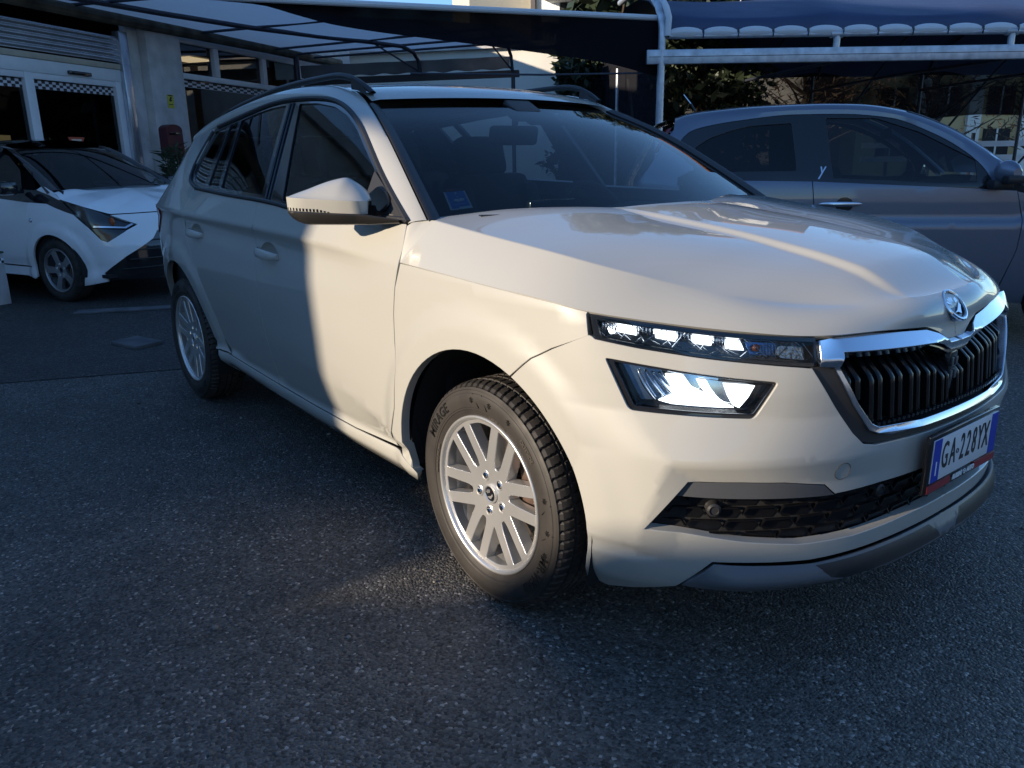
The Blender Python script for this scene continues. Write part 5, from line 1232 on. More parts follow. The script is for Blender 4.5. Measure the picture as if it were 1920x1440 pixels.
def build_wheel(parent, loc, spokes, Rr, Rt, TW, dish=.030, text=True, NA=648, mats=None, cap=True, name='wheel'):
    w = empty(name, loc, 0, parent)
    mb = MB(); mb.grid(tyre_mesh(Rt, Rr, TW, NA), 0, True)
    H = TW/2
    if text:
        ring_text(mb, "MIRAGE", Rr+.049, math.radians(137), .040, -H-.0002, 1)
        ring_text(mb, "MR-W562", Rr+.049, math.radians(-38), .038, -H-.0002, 1)
        ring_text(mb, "OUTSIDE", Rr+.047, math.radians(40), .017, -H-.0006, 2)
        for a in (95, 78, 60, 12, -6, -20): ring_text(mb, "*", Rr+.042, math.radians(a), .035, -H-.0003, 1)
        for a in (88, 80, 4, -12):
            t = math.radians(a); mb.bar(((Rr+.03)*math.cos(t), -H-.0002, (Rr+.03)*math.sin(t)), ((Rr+.068)*math.cos(t+.1), -H+.003, (Rr+.068)*math.sin(t+.1)), .002, .0015, 1, up=(0, 1, 0))
        ring_text(mb, "205/55 R17 95V  M+S", Rr+.0135, math.radians(165), .011, -.0958*H/.1025, 2); ring_text(mb, "TUBELESS  RADIAL", Rr+.0135, math.radians(70), .009, -.0958*H/.1025, 2)
    mb.build('tyre', [M_rubber, M_letter, M_print], w, sharp=26, fixn=False)
    # rim: barrel + slotted face
    ra = mats or (M_alloy, M_steel)
    yo = -H*.90
    mb = MB()
    mb.lathe([(Rr-.002, yo+.013), (Rr+.0035, yo+.004), (Rr+.003, yo-.0025), (Rr-.001, yo-.004), (Rr-.006, yo-.002), (Rr-.009, yo+.004), (Rr-.012, yo+.02), (Rr-.030, yo+.07), (Rr-.034, yo+.13), (Rr-.020, yo+.17)], 96)
    def face(a, b):
        r = np.hypot(a, b); q = np.clip(r/Rr, 0, 1); y = yo+.008+dish*.5*(1-q)**1.3
        return np.stack([a, y+0*a, b], -1)
    holes = spokes(Rr)
    outer = [(math.cos(t)*(Rr-.0085), math.sin(t)*(Rr-.0085)) for t in np.linspace(0, 2*math.pi, 120, endpoint=False)]
    centre = [(math.cos(t)*.026, math.sin(t)*.026) for t in np.linspace(0, 2*math.pi, 24, endpoint=False)]
    patch(mb, outer, face, sp=.012, holes=holes+[centre], thick=.034, out=(0, .6, 0), hsp=.007)
    mb.build('rim', ra[0], w)
    mb = MB(); mb.lathe([(.03, -.012), (.145, -.012), (.150, -.008), (.150, .008), (.145, .012), (.03, .012)], 64, 0); mb.lathe([(0, -.030), (.062, -.030), (.07, -.024), (.075, -.012)], 40, 1)
    mb.box((.115, .0, .06), (.07, .07, .16), 1, bev=.015)
    mb.build('brake_disc', [ra[1], M_rust], w)
    mb = MB()
    for k in range(5):
        t = 2*math.pi*k/5+math.radians(40); c = (.056*math.cos(t), face(np.array(.056), np.array(0.))[1]+.004, .056*math.sin(t))
        mb.lathe([(0, -.007), (.0072, -.0065), (.0092, -.004), (.0092, .014)], 6, 0, c=c); mb.lathe([(.0093, -.0042), (.0118, -.0046), (.0120, -.0035)], 18, 2, c=c)
        mb.lathe([(.0120, -.0045), (.0150, -.0055), (.0185, -.0032)], 18, 1, c=c)
    mb.build('wheel_bolt', [M_chrome, M_alloy, M_gloss], w)
    if cap:
        y0 = face(np.array(.02), np.array(0.))[1]
        mb = MB(); mb.lathe([(0, y0-.007), (.020, y0-.0065), (.0215, y0-.0050)], 36, 1); mb.lathe([(.0215, y0-.0055), (.0235, y0-.0085), (.0268, y0-.0075), (.0275, y0+.004)], 36, 0)
        f = lambda a, b, h: (a, y0-.007-h, b)
        for k in range(4):
            a0 = math.radians(150-24*k); q = [(-.002+r*math.cos(a0+math.radians(d)), -.002+r*math.sin(a0+math.radians(d))) for r, d in ((.006, -7), (.014, -9), (.0165, 3), (.006, 8))]; mb.prism(q, 0, .0015, f, 0)
        mb.prism([(-.012, -.010), (.006, -.004), (.013, .003), (.014, -.003), (.004, -.014)], 0, .0015, f, 0)
        mb.build('centre_cap', [M_alloy, M_gloss], w)
    return w
def six_twin(R):
    """six pairs of arms: U slots inside each pair, V slots between the pairs"""
    H = []
    for k in range(6):
        t0 = math.radians(60*k+5)
        def pt(r, off): return (r*math.cos(t0)-off*math.sin(t0), r*math.sin(t0)+off*math.cos(t0))
        ro = R-.020
        H.append(rounded([pt(ro, -.0245), pt(.104, -.0150), pt(.084, -.008), pt(.084, .008), pt(.104, .0150), pt(ro, .0245)], [.006, .008, .006, .006, .008, .006], 3))
        t0 = math.radians(60*k+35)
        a = math.radians(14.9)
        H.append(rounded([(ro*math.cos(t0-a), ro*math.sin(t0-a)), pt(.101, -.004), pt(.095, 0), pt(.101, .004), (ro*math.cos(t0+a), ro*math.sin(t0+a)), (ro*1.015*math.cos(t0), ro*1.015*math.sin(t0))], [.006, .004, .003, .004, .006, .02], 3))
    return H
fw_ = build_wheel(suv, (0, -.766, .326), six_twin, Rr, Rt, TW)
fw_.rotation_euler = (0, math.radians(-4), 0)
rw_ = dup(fw_, suv, location=(-2.651, -.756, .326), rotation_euler=(0, math.radians(23), 0))
for w in (fw_, rw_):
    c = flip(w, suv)
# wheel housings
for xc in (0, -2.651):
    mb = MB(); n = 30; P = []
    for a in np.linspace(math.radians(-20), math.radians(188), n):
        x, z = xc+.412*math.cos(a), .345+.412*math.sin(a); yo_ = -.845 if (xc == 0 or a < 1.6) else -.845+.08*min(1, (a-1.6)/1.2); P.append([(x, yo_, z), (x, -.70, z), (x, -.50, z)])
    mb.grid(np.array(P)); mb.add([(xc+.412*math.cos(a), -.50, .345+.412*math.sin(a)) for a in np.linspace(math.radians(-20), math.radians(188), n)], [tuple(range(n))])
    flip(mb.build('wheel_arch', M_liner, suv))
# ---- under-body, cabin tub, tailgate
mb = MB()
us = np.linspace(-3.55, -.40, 60)
mb.grid(np.array([[SUV(u, z, -.055) for u in us] for z in (.24, .30, .5, .7, .9, 1.03)])); mb.mirror()
mb.build('inner_body', M_cab, suv)
mb = MB(); mb.box((-1.45, 0, .24), (3.9, 1.45, .03)); mb.box((-.33, 0, .60), (.04, 1.5, .75)); mb.box((.3, 0, .55), (.9, .9, .25)); mb.build('underbody', M_liner, suv, flat=True)
mb = MB(); ys = np.linspace(-1, 1, 21)
prof = [(-3.05, .53, 1.362), (-3.14, .60, 1.30), (-3.28, .66, 1.10), (-3.36, .66, .95), (-3.38, .66, .75)]
mb.grid(np.array([[(x-.03*(1-y*y), y*w, z) for y in ys] for x, w, z in prof])); mb.build('tailgate', M_paint, suv)
mb = MB(); mb.grid(np.array([[(x-.035-.03*(1-y*y), y*w*.9, z) for y in ys] for x, w, z in prof[1:3]])); mb.build('rear_window', M_darkglass, suv)
mb = MB(); us2 = np.linspace(-4.03, -3.3, 30); mb.grid(np.array([[SUV(u, z, 0) for u in us2] for z in np.linspace(.25, .86, 8)])); mb.mirror(); mb.build('rear_bumper', M_paint, suv)
# ---- interior
def seat(x, y, w=.50, back=.60, name='seat'):
    s = MB(); s.box((x+.08, y, .56), (.50, w, .16), bev=.05)
    R = Matrix.Rotation(math.radians(-16), 3, 'Y'); s.box((x-.22, y, .86), (.15, w*.94, back), 0, R, .05)
    s.box((x-.20, y-.20, .86), (.20, .09, back*.8), 0, R, .03); s.box((x-.20, y+.20, .86), (.20, .09, back*.8), 0, R, .03)
    o = s.build(name, M_cab, suv)
    h = MB(); h.box((x-.335, y, 1.235), (.10, .27, .19), 0, R, .035)
    for d in (-.06, .06): h.tube([(x-.31, y+d, 1.08), (x-.325, y+d, 1.17)], .006, 6, 1)
    h.build('headrest', [M_cab, M_chrome], o)
    return o
seat(-1.32, -.36); seat(-1.32, .36); seat(-2.12, -.36, .62); seat(-2.12, .36, .62)
mb = MB(); ys = np.linspace(-.74, .74, 31); dp = [(-.20, .98), (-.45, 1.015), (-.62, 1.02), (-.72, .985), (-.74, .92), (-.70, .80), (-.62, .60)]
mb.grid(np.array([[(x+(.10*(1-(y/.74)**2) if i < 2 else 0), y, z+(.035*math.exp(-((y-.37)/.2)**2) if 1 < i < 4 else 0)) for y in ys] for i, (x, z) in enumerate(dp)]))
mb.box((-.70, 0, 1.01), (.03, .24, .13), 1, bev=.01)
mb.build('dashboard', [M_cab, M_gloss], suv)
mb = MB(); wc = Vector((-.84, .37, .95)); wr = Matrix.Rotation(math.radians(-25), 3, 'Y')
mb.tube([wc+wr @ Vector((0, .185*math.cos(a), .185*math.sin(a))) for a in np.linspace(0, 2*math.pi, 40, endpoint=False)], .016, 8, closed=True)
mb.box(wc, (.06, .16, .11), 0, wr, .02)
for d in ((0, .1, 0), (0, -.1, 0), (0, 0, -.1)): mb.bar(wc, wc+wr @ Vector(d)*1.75, .035, .015, up=wr @ Vector((1, 0, 0)))
mb.build('steering_wheel', M_cab, suv)
mb = MB(); e = [[fU(t)[0] for t in np.linspace(th-.02, tk[-1]-.1, 24)]]
mb.grid(np.array([[(p[0]-.03, a*-p[1]*.97, p[2]-.035+.02*(1-a*a)) for p in e[0]] for a in np.linspace(-1, 1, 15)])); mb.build('headliner', M_cab2, suv)
mb = MB(); mb.box((-.93, 0, 1.315), (.035, .235, .075), 0, Matrix.Rotation(math.radians(12), 3, 'Y'), .015); mb.tube([(-.93, 0, 1.33), (-.90, 0, 1.42)], .012, 8); mb.box((-.88, 0, 1.405), (.10, .13, .05), 0, Matrix.Rotation(math.radians(28), 3, 'Y'), .012)
mb.build('rear_view_mirror', M_cab2, suv)
# paper permit stuck inside the screen, lower right corner
def onws(a, b): return ws(np.array([a]), np.array([b]), -.006)[0]
c00, c10, c11, c01 = [np.array(p) for p in ((-.4900, -.612, 1.0735), (-.4655, -.542, 1.0795), (-.512, -.541, 1.1330), (-.532, -.610, 1.1290))]
def stk(a, b, h=0): return tuple((c00*(1-a)+c10*a)*(1-b)+(c01*(1-a)+c11*a)*b+np.array((.52, -.1, .84))*(.001+h))
mb = MB(); q = lambda a0, b0, a1, b1, h, m: mb.add([stk(a0, b0, h), stk(a1, b0, h), stk(a1, b1, h), stk(a0, b1, h)], [(0, 1, 2, 3)], m)
q(0, 0, 1, .98, 0, 0); q(.085, .13, .93, .97, .0008, 1); q(.02, .99, .95, 1.13, 0, 3); q(.15, 1.02, .6, 1.11, .0008, 2); q(.08, .06, .42, .13, .0009, 1)
v, fc = text_mesh("P", .2, 0, .004); mb.add([stk(.52+x, .83+y, .0014) for x, y, z in v], fc, 0)
mb.add([stk(a, b, .0014) for a, b in ((.28, .47), (.40, .56), (.56, .52), (.66, .58), (.82, .52), (.70, .42), (.45, .40))], [tuple(range(7))], 0)
v, fc = text_mesh("S", .13, 0, .003); mb.add([stk(.53+x, .66+y, .0014) for x, y, z in v], fc, 0)
v, fc = text_mesh("zona di sosta", .1, 0, .001); mb.add([stk(.5+x*.9, .27+y*.6, .0014) for x, y, z in v], fc, 0)
mb.build('parking_permit', [M_txtwhite, M_stblue, M_stripred, M_ink], suv, flat=True, fixn=False)
# ================================================================= grey three-door hatchback beside it
def hatch_build():
    r = empty('hatchback', HATCH_LOC, HATCH_H)
    tag(r, 'grey three-door hatchback parked behind the bonnet, silver door handle and mirror', 'car')
    B = HATCH; off = lambda o: (lambda u, z: B(u, z, o)); ctr = (0, 0, .5)
    rz = pchip([-1.25, -1.13, -1.014, -.796, -.524, -.134, .119, .366, .605, .781, .953, 1.12], [1.40, 1.452, 1.486, 1.508, 1.524, 1.531, 1.522, 1.480, 1.388, 1.285, 1.16, 1.03])
    lz = pchip([-1.10, -1.066, -1.001, -.86, -.655, -.288, -.008, .303, .543, .719, .857, .93], [1.27, 1.315, 1.378, 1.415, 1.444, 1.474, 1.471, 1.440, 1.347, 1.244, 1.119, .99])
    belt_t = [(.925, .985), (.668, 1.000), (-.183, 1.044), (-.771, 1.056), (-.868, 1.094)]
    cre = [(a, .7835) for a in np.linspace(-1.4, 1.9, 40)]
    dr = [(-.178, 1.042), (-.155, .86), (-.16, .40), (-.13, .27), (.98, .26), (1.03, .36), (1.098, .605), (1.106, .794), (1.052, .973), (.925, .983), (.668, .998)]
    door_ = panel('door', dr, off(0), M_greymet, r, 'copy', sp=.05, lines=[cre], thick=.02, out=ctr)[0]
    ra = [(-.86+.325*math.cos(a), .31+.325*math.sin(a)) for a in np.linspace(0, math.pi*1.05, 20)]
    qt = [(-.184, 1.042), (-.161, .86), (-.166, .40), (-.14, .24), (-.52, .24)]+ra+[(-1.25, .25), (-1.46, .30), (-1.50, .60), (-1.48, .95), (-1.32, 1.12), (-1.22, 1.30), (-1.12, 1.40), (-1.075, 1.30), (-1.09, 1.255), (-1.0, 1.17), (-.868, 1.092), (-.771, 1.054)]
    panel('rear_quarter_panel', qt, off(0), M_greymet, r, 'copy', sp=.05, lines=[cre], thick=.02, out=ctr)
    fa = [(1.53+.325*math.cos(a), .31+.325*math.sin(a)) for a in np.linspace(math.pi, 0, 20)]
    ft = [(1.058, .97), (1.112, .794), (1.104, .605), (1.04, .36), (1.06, .26), (1.205, .25)]+fa+[(1.95, .25), (2.75, .25), (2.75, .62), (2.3, .70), (1.9, .78), (1.4, .87), (1.15, .945)]
    panel('front_wing', ft, off(0), M_greymet, r, 'copy', sp=.06, lines=[cre], thick=.02, out=ctr)
    qw = rounded([(-.999, 1.214), (-.945, 1.275), (-.855, 1.330), (-.72, 1.373), (-.587, 1.403), (-.314, 1.417), (-.278, 1.109), (-.854, 1.108)], .02)
    fw = rounded([(-.098, 1.444), (-.052, 1.063), (.667, 1.022), (.82, 1.028), (.812, 1.164), (.483, 1.343), (.216, 1.437)], .012)
    us = np.linspace(-1.066, .90, 40); dl = [(a, float(lz(a))-.004) for a in us]
    panel('window_surround', belt_t[::-1][0:0]+[(-1.09, 1.255)]+dl+belt_t, off(-.003), M_gloss, r, 'copy', sp=.06, holes=[qw, fw], thick=.012, out=ctr)
    for w, mt in ((qw, M_darkglass), (fw, M_glass)):
        P = np.array(w); c = P.mean(0); panel('window_pane', [tuple(p) for p in c+(P-c)*1.02], off(-.010), mt, r, 'copy', sp=.06, thick=0, out=ctr)
    # roof and pillars, one skin from window top to window top
    G = []
    for a in np.linspace(-1.13, .40, 50):
        l = B(a, float(lz(a))-.002, .001); p = B(a, float(rz(a))-.012, 0); cx = .10*sstep(.0, .4, a)
        row = [l-np.array((0, -.012, 0)), l, (l*.5+p*.5)+np.array((0, -.012, .004)), p+np.array((0, -.001, .006))]
        for k in np.linspace(.96, 0, 12): row.append(np.array((p[0]+cx*(1-k*k), p[1]*k, p[2]+.012+.030*(1-k**2.4))))
        G.append(row)
    MB().grid(np.array(G)).mirror().build('roof', M_greymet, r, merge=.0005)
    G = []
    for a in np.linspace(.39, 1.09, 30):
        l = B(min(a, .93), float(lz(min(a, .93)))-.002, .001) if a < .93 else B(a, float(rz(a))-.05, 0); p = B(a, float(rz(a))-.012, 0)
        G.append([l-np.array((0, -.012, 0)), l, l*.5+p*.5+np.array((0, -.012, .004)), p+np.array((0, -.001, .006)), p+np.array((.02, .035, .012)), p+np.array((.01, .05, -.01))])
    flip(MB().grid(np.array(G)).build('windscreen_pillar', M_greymet, r))
    G = []
    for a in np.linspace(.40, 1.10, 20):
        p = B(a, float(rz(a))-.004, 0); G.append([(p[0]+.16*(1-k*k)+.01, p[1]*.95*k, p[2]+.012) for k in np.linspace(1, -1, 21)])
    MB().grid(np.array(G)).build('windscreen', M_misted, r)
    ys = np.linspace(-1, 1, 15)
    G = [[(x, w*y, z+.02*(1-y*y)) for y in ys] for x, w, z in ((1.05, .72, 1.03), (1.3, .76, .97), (1.7, .72, .88), (2.05, .58, .76), (2.2, .45, .66))]
    MB().grid(np.array(G)).build('bonnet', M_greymet, r)
    G = [[(x-.04*(1-y*y), w*y, z) for y in ys] for x, w, z in ((-1.12, .56, 1.46), (-1.22, .60, 1.42), (-1.26, .64, 1.30), (-1.40, .70, 1.02), (-1.46, .70, .6), (-1.45, .70, .28))]
    MB().grid(np.array(G)).build('tailgate', M_greymet, r)
    panel('rear_lamp', [(-1.155, 1.405), (-1.235, 1.39), (-1.33, 1.24), (-1.27, 1.25)], off(.006), M_red, r, 'copy', sp=.04, thick=.01, out=ctr)
    # handle, cup, emblem on the pillar
    h = MB(); P = []
    for i in range(13):
        t = -1+2*i/12; k = (1-abs(t)**3)**.5*.9+.1; P.append([B(t*.136, .898+math.cos(a)*.016*k, .014+.014*(1-t*t)+math.sin(a)*.009*k) for a in np.linspace(0, 2*math.pi, 13)])
    h.grid(np.array(P)); h.build('door_handle', M_satin, door_)
    h = MB(); h.grid(np.array([[B(.028+math.cos(a)*.055*q, .893+math.sin(a)*.048*q, .002-.0*q) for a in np.linspace(0, 2*math.pi, 25)] for q in np.linspace(0, 1, 6)])); h.build('handle_cup', M_gloss, door_)
    v, f = text_mesh('y', .115, .001, .0005, shear=.3, sx=.75); e = MB(); e.add([B(-.124+x, 1.118+y, .003+z) for x, y, z in v], f); e.build('pillar_emblem', M_satin, r, flat=True)
    # mirror: silver cap above a black foot
    m = MB(); P = []
    for i in range(11):
        t = i/10; k = math.sin(math.pi*(.12+.80*t))**.6; c = B(.90+.05*t, 1.095-.01*t, .06+.15*t)
        P.append([c+np.array((math.cos(a)*.055*k+.02, 0, math.sin(a)*.075*k)) for a in np.linspace(0, 2*math.pi, 17)])
    m.grid(np.array(P)); m.f += [tuple(range(17))[::-1], tuple(170+i for i in range(17))]; m.m += [0, 0]
    mo = m.build('door_mirror', M_greymet, r); b2 = MB(); b2.box(B(.93, 1.015, .05), (.12, .14, .055), 0, bev=.015); b2.box(B(.955, 1.05, .17), (.10, .14, .05), bev=.015); b2.build('mirror_foot', M_plast, mo)
    flip(mo)
    an = MB(); an.tube([(-.93, 0, 1.535), (-.965, 0, 1.59)], .008, 8, 0); an.tube([(-.965, 0, 1.59), (-1.02, 0, 1.655)], .0045, 8, 1); an.build('aerial', [M_plast, M_satin], r)
    # cabin
    mb = MB(); mb.grid(np.array([[B(u, z, -.05) for u in np.linspace(-1.35, 1.3, 30)] for z in (.25, .5, .8, 1.02)])); mb.mirror(); mb.build('inner_body', M_cab, r)
    mb = MB(); mb.box((.3, 0, .28), (3.4, 1.4, .04)); mb.box((1.12, 0, .75), (.05, 1.4, .5)); mb.build('underbody', M_liner, r, flat=True)
    for y in (-.36, .36):
        for x in (.12, -.75):
            s = MB(); s.box((x+.2, y, .56), (.5, .48, .14), bev=.04); s.box((x-.08, y, .84), (.14, .46, .58), 0, Matrix.Rotation(-.25, 3, 'Y'), .04); s.box((x-.19, y, 1.19), (.09, .25, .17), 0, Matrix.Rotation(-.25, 3, 'Y'), .03); s.build('seat', M_cab, r)
    mb = MB(); G = [[(x, y, z) for y in np.linspace(-.68, .68, 9)] for x, z in ((1.15, .98), (.95, 1.0), (.80, .97), (.76, .80), (.85, .6))]; mb.grid(np.array(G)); mb.build('dashboard', M_cab, r)
    mb = MB(); wc = Vector((.66, .35, .92)); wr = Matrix.Rotation(math.radians(25), 3, 'Y'); mb.tube([wc+wr @ Vector((0, .18*math.cos(a), .18*math.sin(a))) for a in np.linspace(0, 2*math.pi, 28, endpoint=False)], .014, 8, closed=True); mb.box(wc, (.05, .15, .1), 0, wr, .02); mb.build('steering_wheel', M_cab, r)
    mb = MB(); mb.box((.44, 0, 1.345), (.03, .21, .07), bev=.012); mb.bar((.44, 0, 1.36), (.50, 0, 1.43), .02); mb.build('rear_view_mirror', M_cab, r)
    return r
hatch = hatch_build()
def five(R):
    H = []
    for k in range(5):
        t0 = math.radians(72*k+90); a = math.radians(25)
        H.append(rounded([((R-.02)*math.cos(t0-a), (R-.02)*math.sin(t0-a)), (.075*math.cos(t0-.28), .075*math.sin(t0-.28)), (.075*math.cos(t0+.28), .075*math.sin(t0+.28)), ((R-.02)*math.cos(t0+a), (R-.02)*math.sin(t0+a)), ((R-.012)*math.cos(t0), (R-.012)*math.sin(t0))], .012, 3))
    return H
hw = build_wheel(hatch, (1.53, -.735, .295), five, .19, .295, .185, text=False, NA=120)
for w in (hw, dup(hw, hatch, location=(-.86, -.735, .295))): flip(w)
for xc in (1.53, -.86):
    mb = MB(); P = [[(xc+.33*math.cos(a), y, .31+.33*math.sin(a)) for y in (-.80, -.5)] for a in np.linspace(-.2, math.pi+.2, 20)]; mb.grid(np.array(P)); mb.add([q[1] for q in P], [tuple(range(20))]); flip(mb.build('wheel_arch', M_liner, hatch))

# ================================================================= small white city car by the shop
city = empty('city_car', (-6.9067, -.1036, 0), CITY_H)
tag(city, 'small white city car with black roof and wedge headlamp, nose out in front of shop', 'car')
C_ = CITY; coff = lambda o: (lambda u, z: C_(u, z, o)); cc_ = (-.8, 0, .5); UE = CITY.u1
ca = [(.0+.305*math.cos(a), .30+.315*math.sin(a)) for a in np.linspace(math.pi*1.08, -.15*math.pi, 26)]
nose = [(-.266, .890), (-.283, .712), (-.317, .459), (-.36, .312), (-.33, .205)]+ca+[(.502, .192), (.471, .269), (.681, .414), (.942, .553), (1.0, .622), (UE, .640), (UE, .775), (1.10, .775), (.845, .775), (.600, .774), (.838, .684), (.727, .640), (.545, .541), (.492, .562), (.403, .672), (.281, .790), (-.027, .880)]
panel('front_bumper', nose, coff(0), M_white, city, 'join', sp=.035, thick=.02, out=cc_)
panel('front_grille', [(.474, .272), (.681, .408), (.942, .547), (1.0, .616), (UE, .634), (UE, .20), (.50, .20)], coff(-.02), M_gloss, city, 'join', sp=.06, thick=0, out=cc_)
mb = MB()
for z in (.30, .38, .46, .54): mb.tube([C_(u, z, -.012) for u in np.linspace(.62+.9*(z-.28), UE, 14)], .006, 6)
mb.mirror(); tag(mb.build('grille_bars', M_plast, city), kind='stuff')
dpoly = [(-.272, .888), (-.289, .712), (-.323, .459), (-.366, .315), (-.70, .320), (-1.20, .322), (-1.25, .5), (-1.27, .92), (-.75, .921)]
panel('front_door', dpoly, coff(0), M_white, city, 'copy', sp=.05, thick=.02, out=cc_)
panel('rocker_panel', [(-.335, .300), (-.33, .20), (-.45, .225), (-1.9, .23), (-1.9, .315)], coff(0), M_white, city, 'copy', sp=.05, thick=.02, out=cc_)
rarch = [(-2.34+.305*math.cos(a), .30+.315*math.sin(a)) for a in np.linspace(0, math.pi, 20)]
panel('rear_quarter_panel', [(-1.255, .92), (-1.255, .5), (-1.205, .322), (-1.9, .322), (-2.03, .30)]+rarch+[(-2.9, .25), (-3.4, .3), (-3.4, .9), (-2.6, .92)], coff(0), M_white, city, 'copy', sp=.06, thick=.02, out=cc_)
panel('black_wedge', [(-2.5, .925), (-.75, .925), (-.268, .893), (-.027, .884), (.281, .794), (.29, .798), (.145, .912), (.02, .958), (-.2, .995), (-.43, 1.0), (-2.5, 1.0)], coff(.001), M_gloss, city, 'copy', sp=.05, thick=.012, out=cc_)
panel('white_fin', [(-.20, 1.000), (-.13, 1.035), (.02, .985), (.135, .925), (.13, .915), (0, .955)], coff(.006), M_white, city, 'copy', sp=.03, thick=.012, out=cc_)
panel('side_window', [(-2.45, 1.0), (-.43, 1.0), (-.54, 1.172), (-.78, 1.300), (-.93, 1.335), (-1.6, 1.36), (-2.3, 1.30)], coff(-.006), M_darkglass, city, 'copy', sp=.08, thick=.01, out=cc_)
for u in (-1.35,): flip(MB().grid(np.array([[C_(u+d, z, .0) for z in np.linspace(1.0, 1.36, 6)] for d in (-.06, .06)])).build('pillar', M_gloss, city))
# roof + windscreen pillars
wb = [(-.03, .655, .985), (-.30, .60, 1.125), (-.55, .555, 1.25), (-.76, .52, 1.345), (-.90, .50, 1.385)]
G = []
for a in np.linspace(0, 1, 24):
    x = -.90-1.5*a; z = 1.385+.055*math.sin(math.pi*min(1, a*1.05+.12))-.06*a; row = [C_(x, 1.335+.02*math.sin(math.pi*a)-.03*a)]
    for k in np.linspace(.97, 0, 12): row.append(np.array((x+.14*(1-k*k)*(1-a), -.50*k, z+.04*(1-k**2.2))))
    G.append(row)
MB().grid(np.array(G)).mirror().build('roof', M_gloss, city, merge=.001)
W = np.array(wb); tw = np.linspace(0, 1, 5); fW = nspline(tw, W)
q = fW(np.linspace(0, 1, 20)); pil = [[(x+.02, -(w+.10*(1-i/19)+.0), z-.02+.0*i) for i, (x, w, z) in enumerate(q)], [(x+.01, -(w+.05), z+.006) for x, w, z in q], [(x+.01, -w, z+.012) for x, w, z in q], [(x, -(w-.04), z) for x, w, z in q]]
flip(MB().grid(np.array(pil)).build('windscreen_pillar', M_gloss, city))
MB().grid(np.array([[(x+(.10+.06*i/19)*(1-k*k), w*k*.97, z+.004) for k in np.linspace(-1, 1, 21)] for i, (x, w, z) in enumerate(q)])).build('windscreen', M_misted if 0 else M_screen, city)
# bonnet
He = [(.03, .975), (.066, .965), (.15, .916), (.388, .853), (.592, .784), (.841, .783), (UE, .783)]
E_ = np.array([C_(a, b) for a, b in He]).reshape(-1, 3); te = np.r_[0, np.cumsum(np.linalg.norm(np.diff(E_, axis=0), axis=1))]
tq = np.linspace(0, te[-1], 50); Ee = np.stack([np.interp(tq, te, E_[:, i]) for i in range(3)], 1)
G = []
for k, e in enumerate(Ee):
    s = k/49; cx = (-.06+(Ee[-1][0]+.06)*s, 0, .975-.16*s**1.5-.03*s**6); row = []
    for j in np.linspace(0, 1, 16):
        p = e*(1-j)+np.array(cx)*j; row.append((p[0], p[1], p[2]+.03*math.sin(math.pi*j*.5)*(1-s**3)+.012*math.sin(math.pi*min(1, j*2.2))*(1-s)))
    G.append(row)
MB().grid(np.array(G)).mirror().build('bonnet', M_white, city, merge=.001)
# headlamps
chl = [(.142, .912), (.34, .866), (.566, .786), (.838, .689), (.727, .646), (.542, .661), (.407, .674), (.285, .793)]
hp = panel('headlamp', chl, coff(-.03), M_gloss, city, sp=.04, thick=0, out=cc_)
mb = MB(); patch(mb, [(.44, .676), (.55, .668), (.72, .655), (.80, .688), (.78, .695), (.71, .668), (.55, .682), (.445, .69)], coff(-.008), sp=.03, thick=.01, out=cc_)
mb.build('light_guide', M_satin, hp)
mb = MB(); mb.lathe([(0, -.02), (.035, -.01), (.04, 0)], 16, 0, c=C_(.60, .715, -.02)); mb.build('bulb_bowl', M_orange, hp)
mb = MB(); patch(mb, chl, coff(-.003), sp=.05, thick=0, out=cc_); mb.build('lamp_lens', M_lens, hp); flip(hp)
panel('lamp_wedge', [(.407, .669), (.727, .641), (.545, .545), (.496, .566)], coff(-.004), M_gloss, city, 'copy', sp=.05, thick=.01, out=cc_)
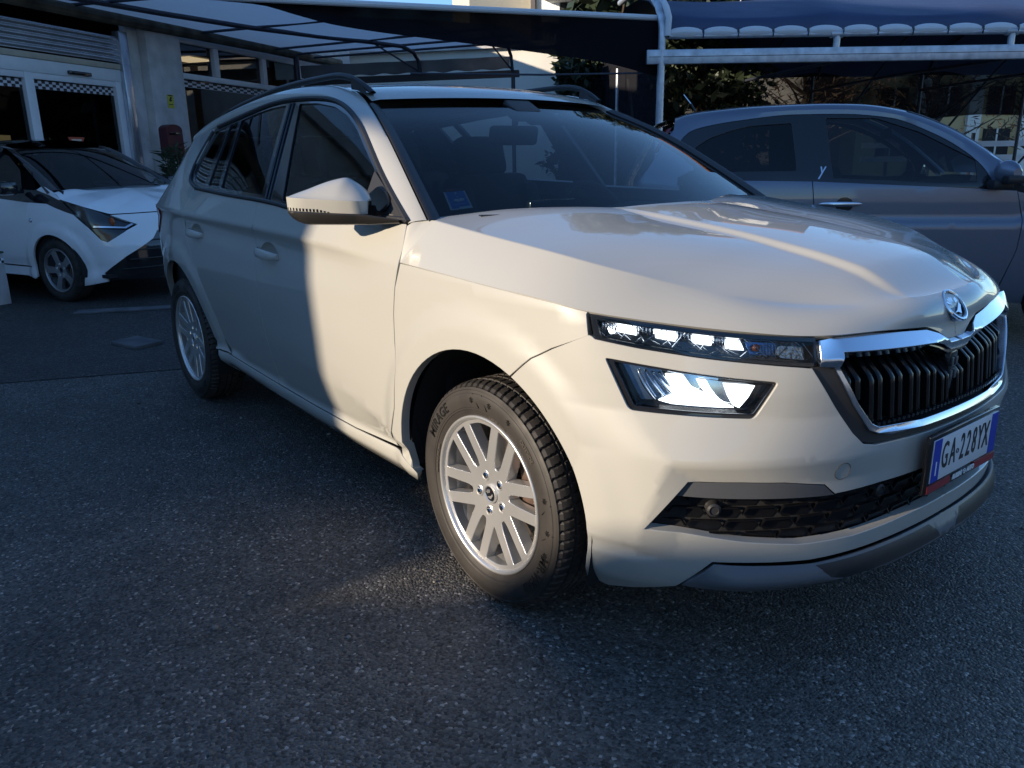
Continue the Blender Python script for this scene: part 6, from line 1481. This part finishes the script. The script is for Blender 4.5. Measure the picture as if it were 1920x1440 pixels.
mb = MB(); mb.lathe([(0, -.010), (.016, -.008), (.02, 0)], 14, 0, c=C_(-.235, .735, .0)); flip(mb.build('side_repeater', M_satin, city))
m = MB(); m.box((-.34, -.90, 1.02), (.10, .17, .12), bev=.035); m.box((-.36, -.80, .99), (.06, .10, .04), bev=.01); flip(m.build('door_mirror', M_gloss, city))
mb = MB(); mb.grid(np.array([[C_(u, z, -.05) for u in np.linspace(-2.6, .1, 24)] for z in (.22, .5, .8, .99)])); mb.mirror(); mb.build('inner_body', M_cab, city)
mb = MB(); mb.box((-1.1, 0, .24), (3.2, 1.3, .03)); mb.box((.0, 0, .6), (.05, 1.25, .6)); mb.build('underbody', M_liner, city, flat=True)
for y in (-.33, .33):
    s = MB(); s.box((-1.15, y, .84), (.14, .46, .64), 0, Matrix.Rotation(-.28, 3, 'Y'), .04); s.box((-1.28, y, 1.20), (.09, .26, .2), 0, Matrix.Rotation(-.28, 3, 'Y'), .03); s.build('seat', M_cab, city)
G = [[(x, y, z) for y in np.linspace(-.62, .62, 9)] for x, z in ((.0, .93), (-.25, .97), (-.38, .94), (-.42, .75))]; MB().grid(np.array(G)).build('dashboard', M_cab, city)
ys = np.linspace(-1, 1, 11); G = [[(x-.04*(1-y*y), w*y, z) for y in ys] for x, w, z in ((-2.4, .48, 1.34), (-2.6, .60, 1.0), (-2.74, .64, .6), (-2.72, .64, .26))]; MB().grid(np.array(G)).build('tailgate', M_gloss, city)
M_twotone = mat('machined_alloy', (.36, .37, .38), .35, metal=.8)
cw = build_wheel(city, (0, -.70, .29), five, .195, .29, .17, text=False, NA=120, mats=(M_twotone, M_steel), cap=False)
cw.rotation_euler = (0, .3, 0)
for w in (cw, dup(cw, city, location=(-2.34, -.70, .29))): flip(w)
for xc in (0, -2.34):
    mb = MB(); P = [[(xc+.315*math.cos(a), y, .30+.318*math.sin(a)) for y in (-.775, -.5)] for a in np.linspace(-.2, math.pi+.2, 20)]; mb.grid(np.array(P)); mb.add([q_[1] for q_ in P], [tuple(range(20))]); flip(mb.build('wheel_arch', M_liner, city))
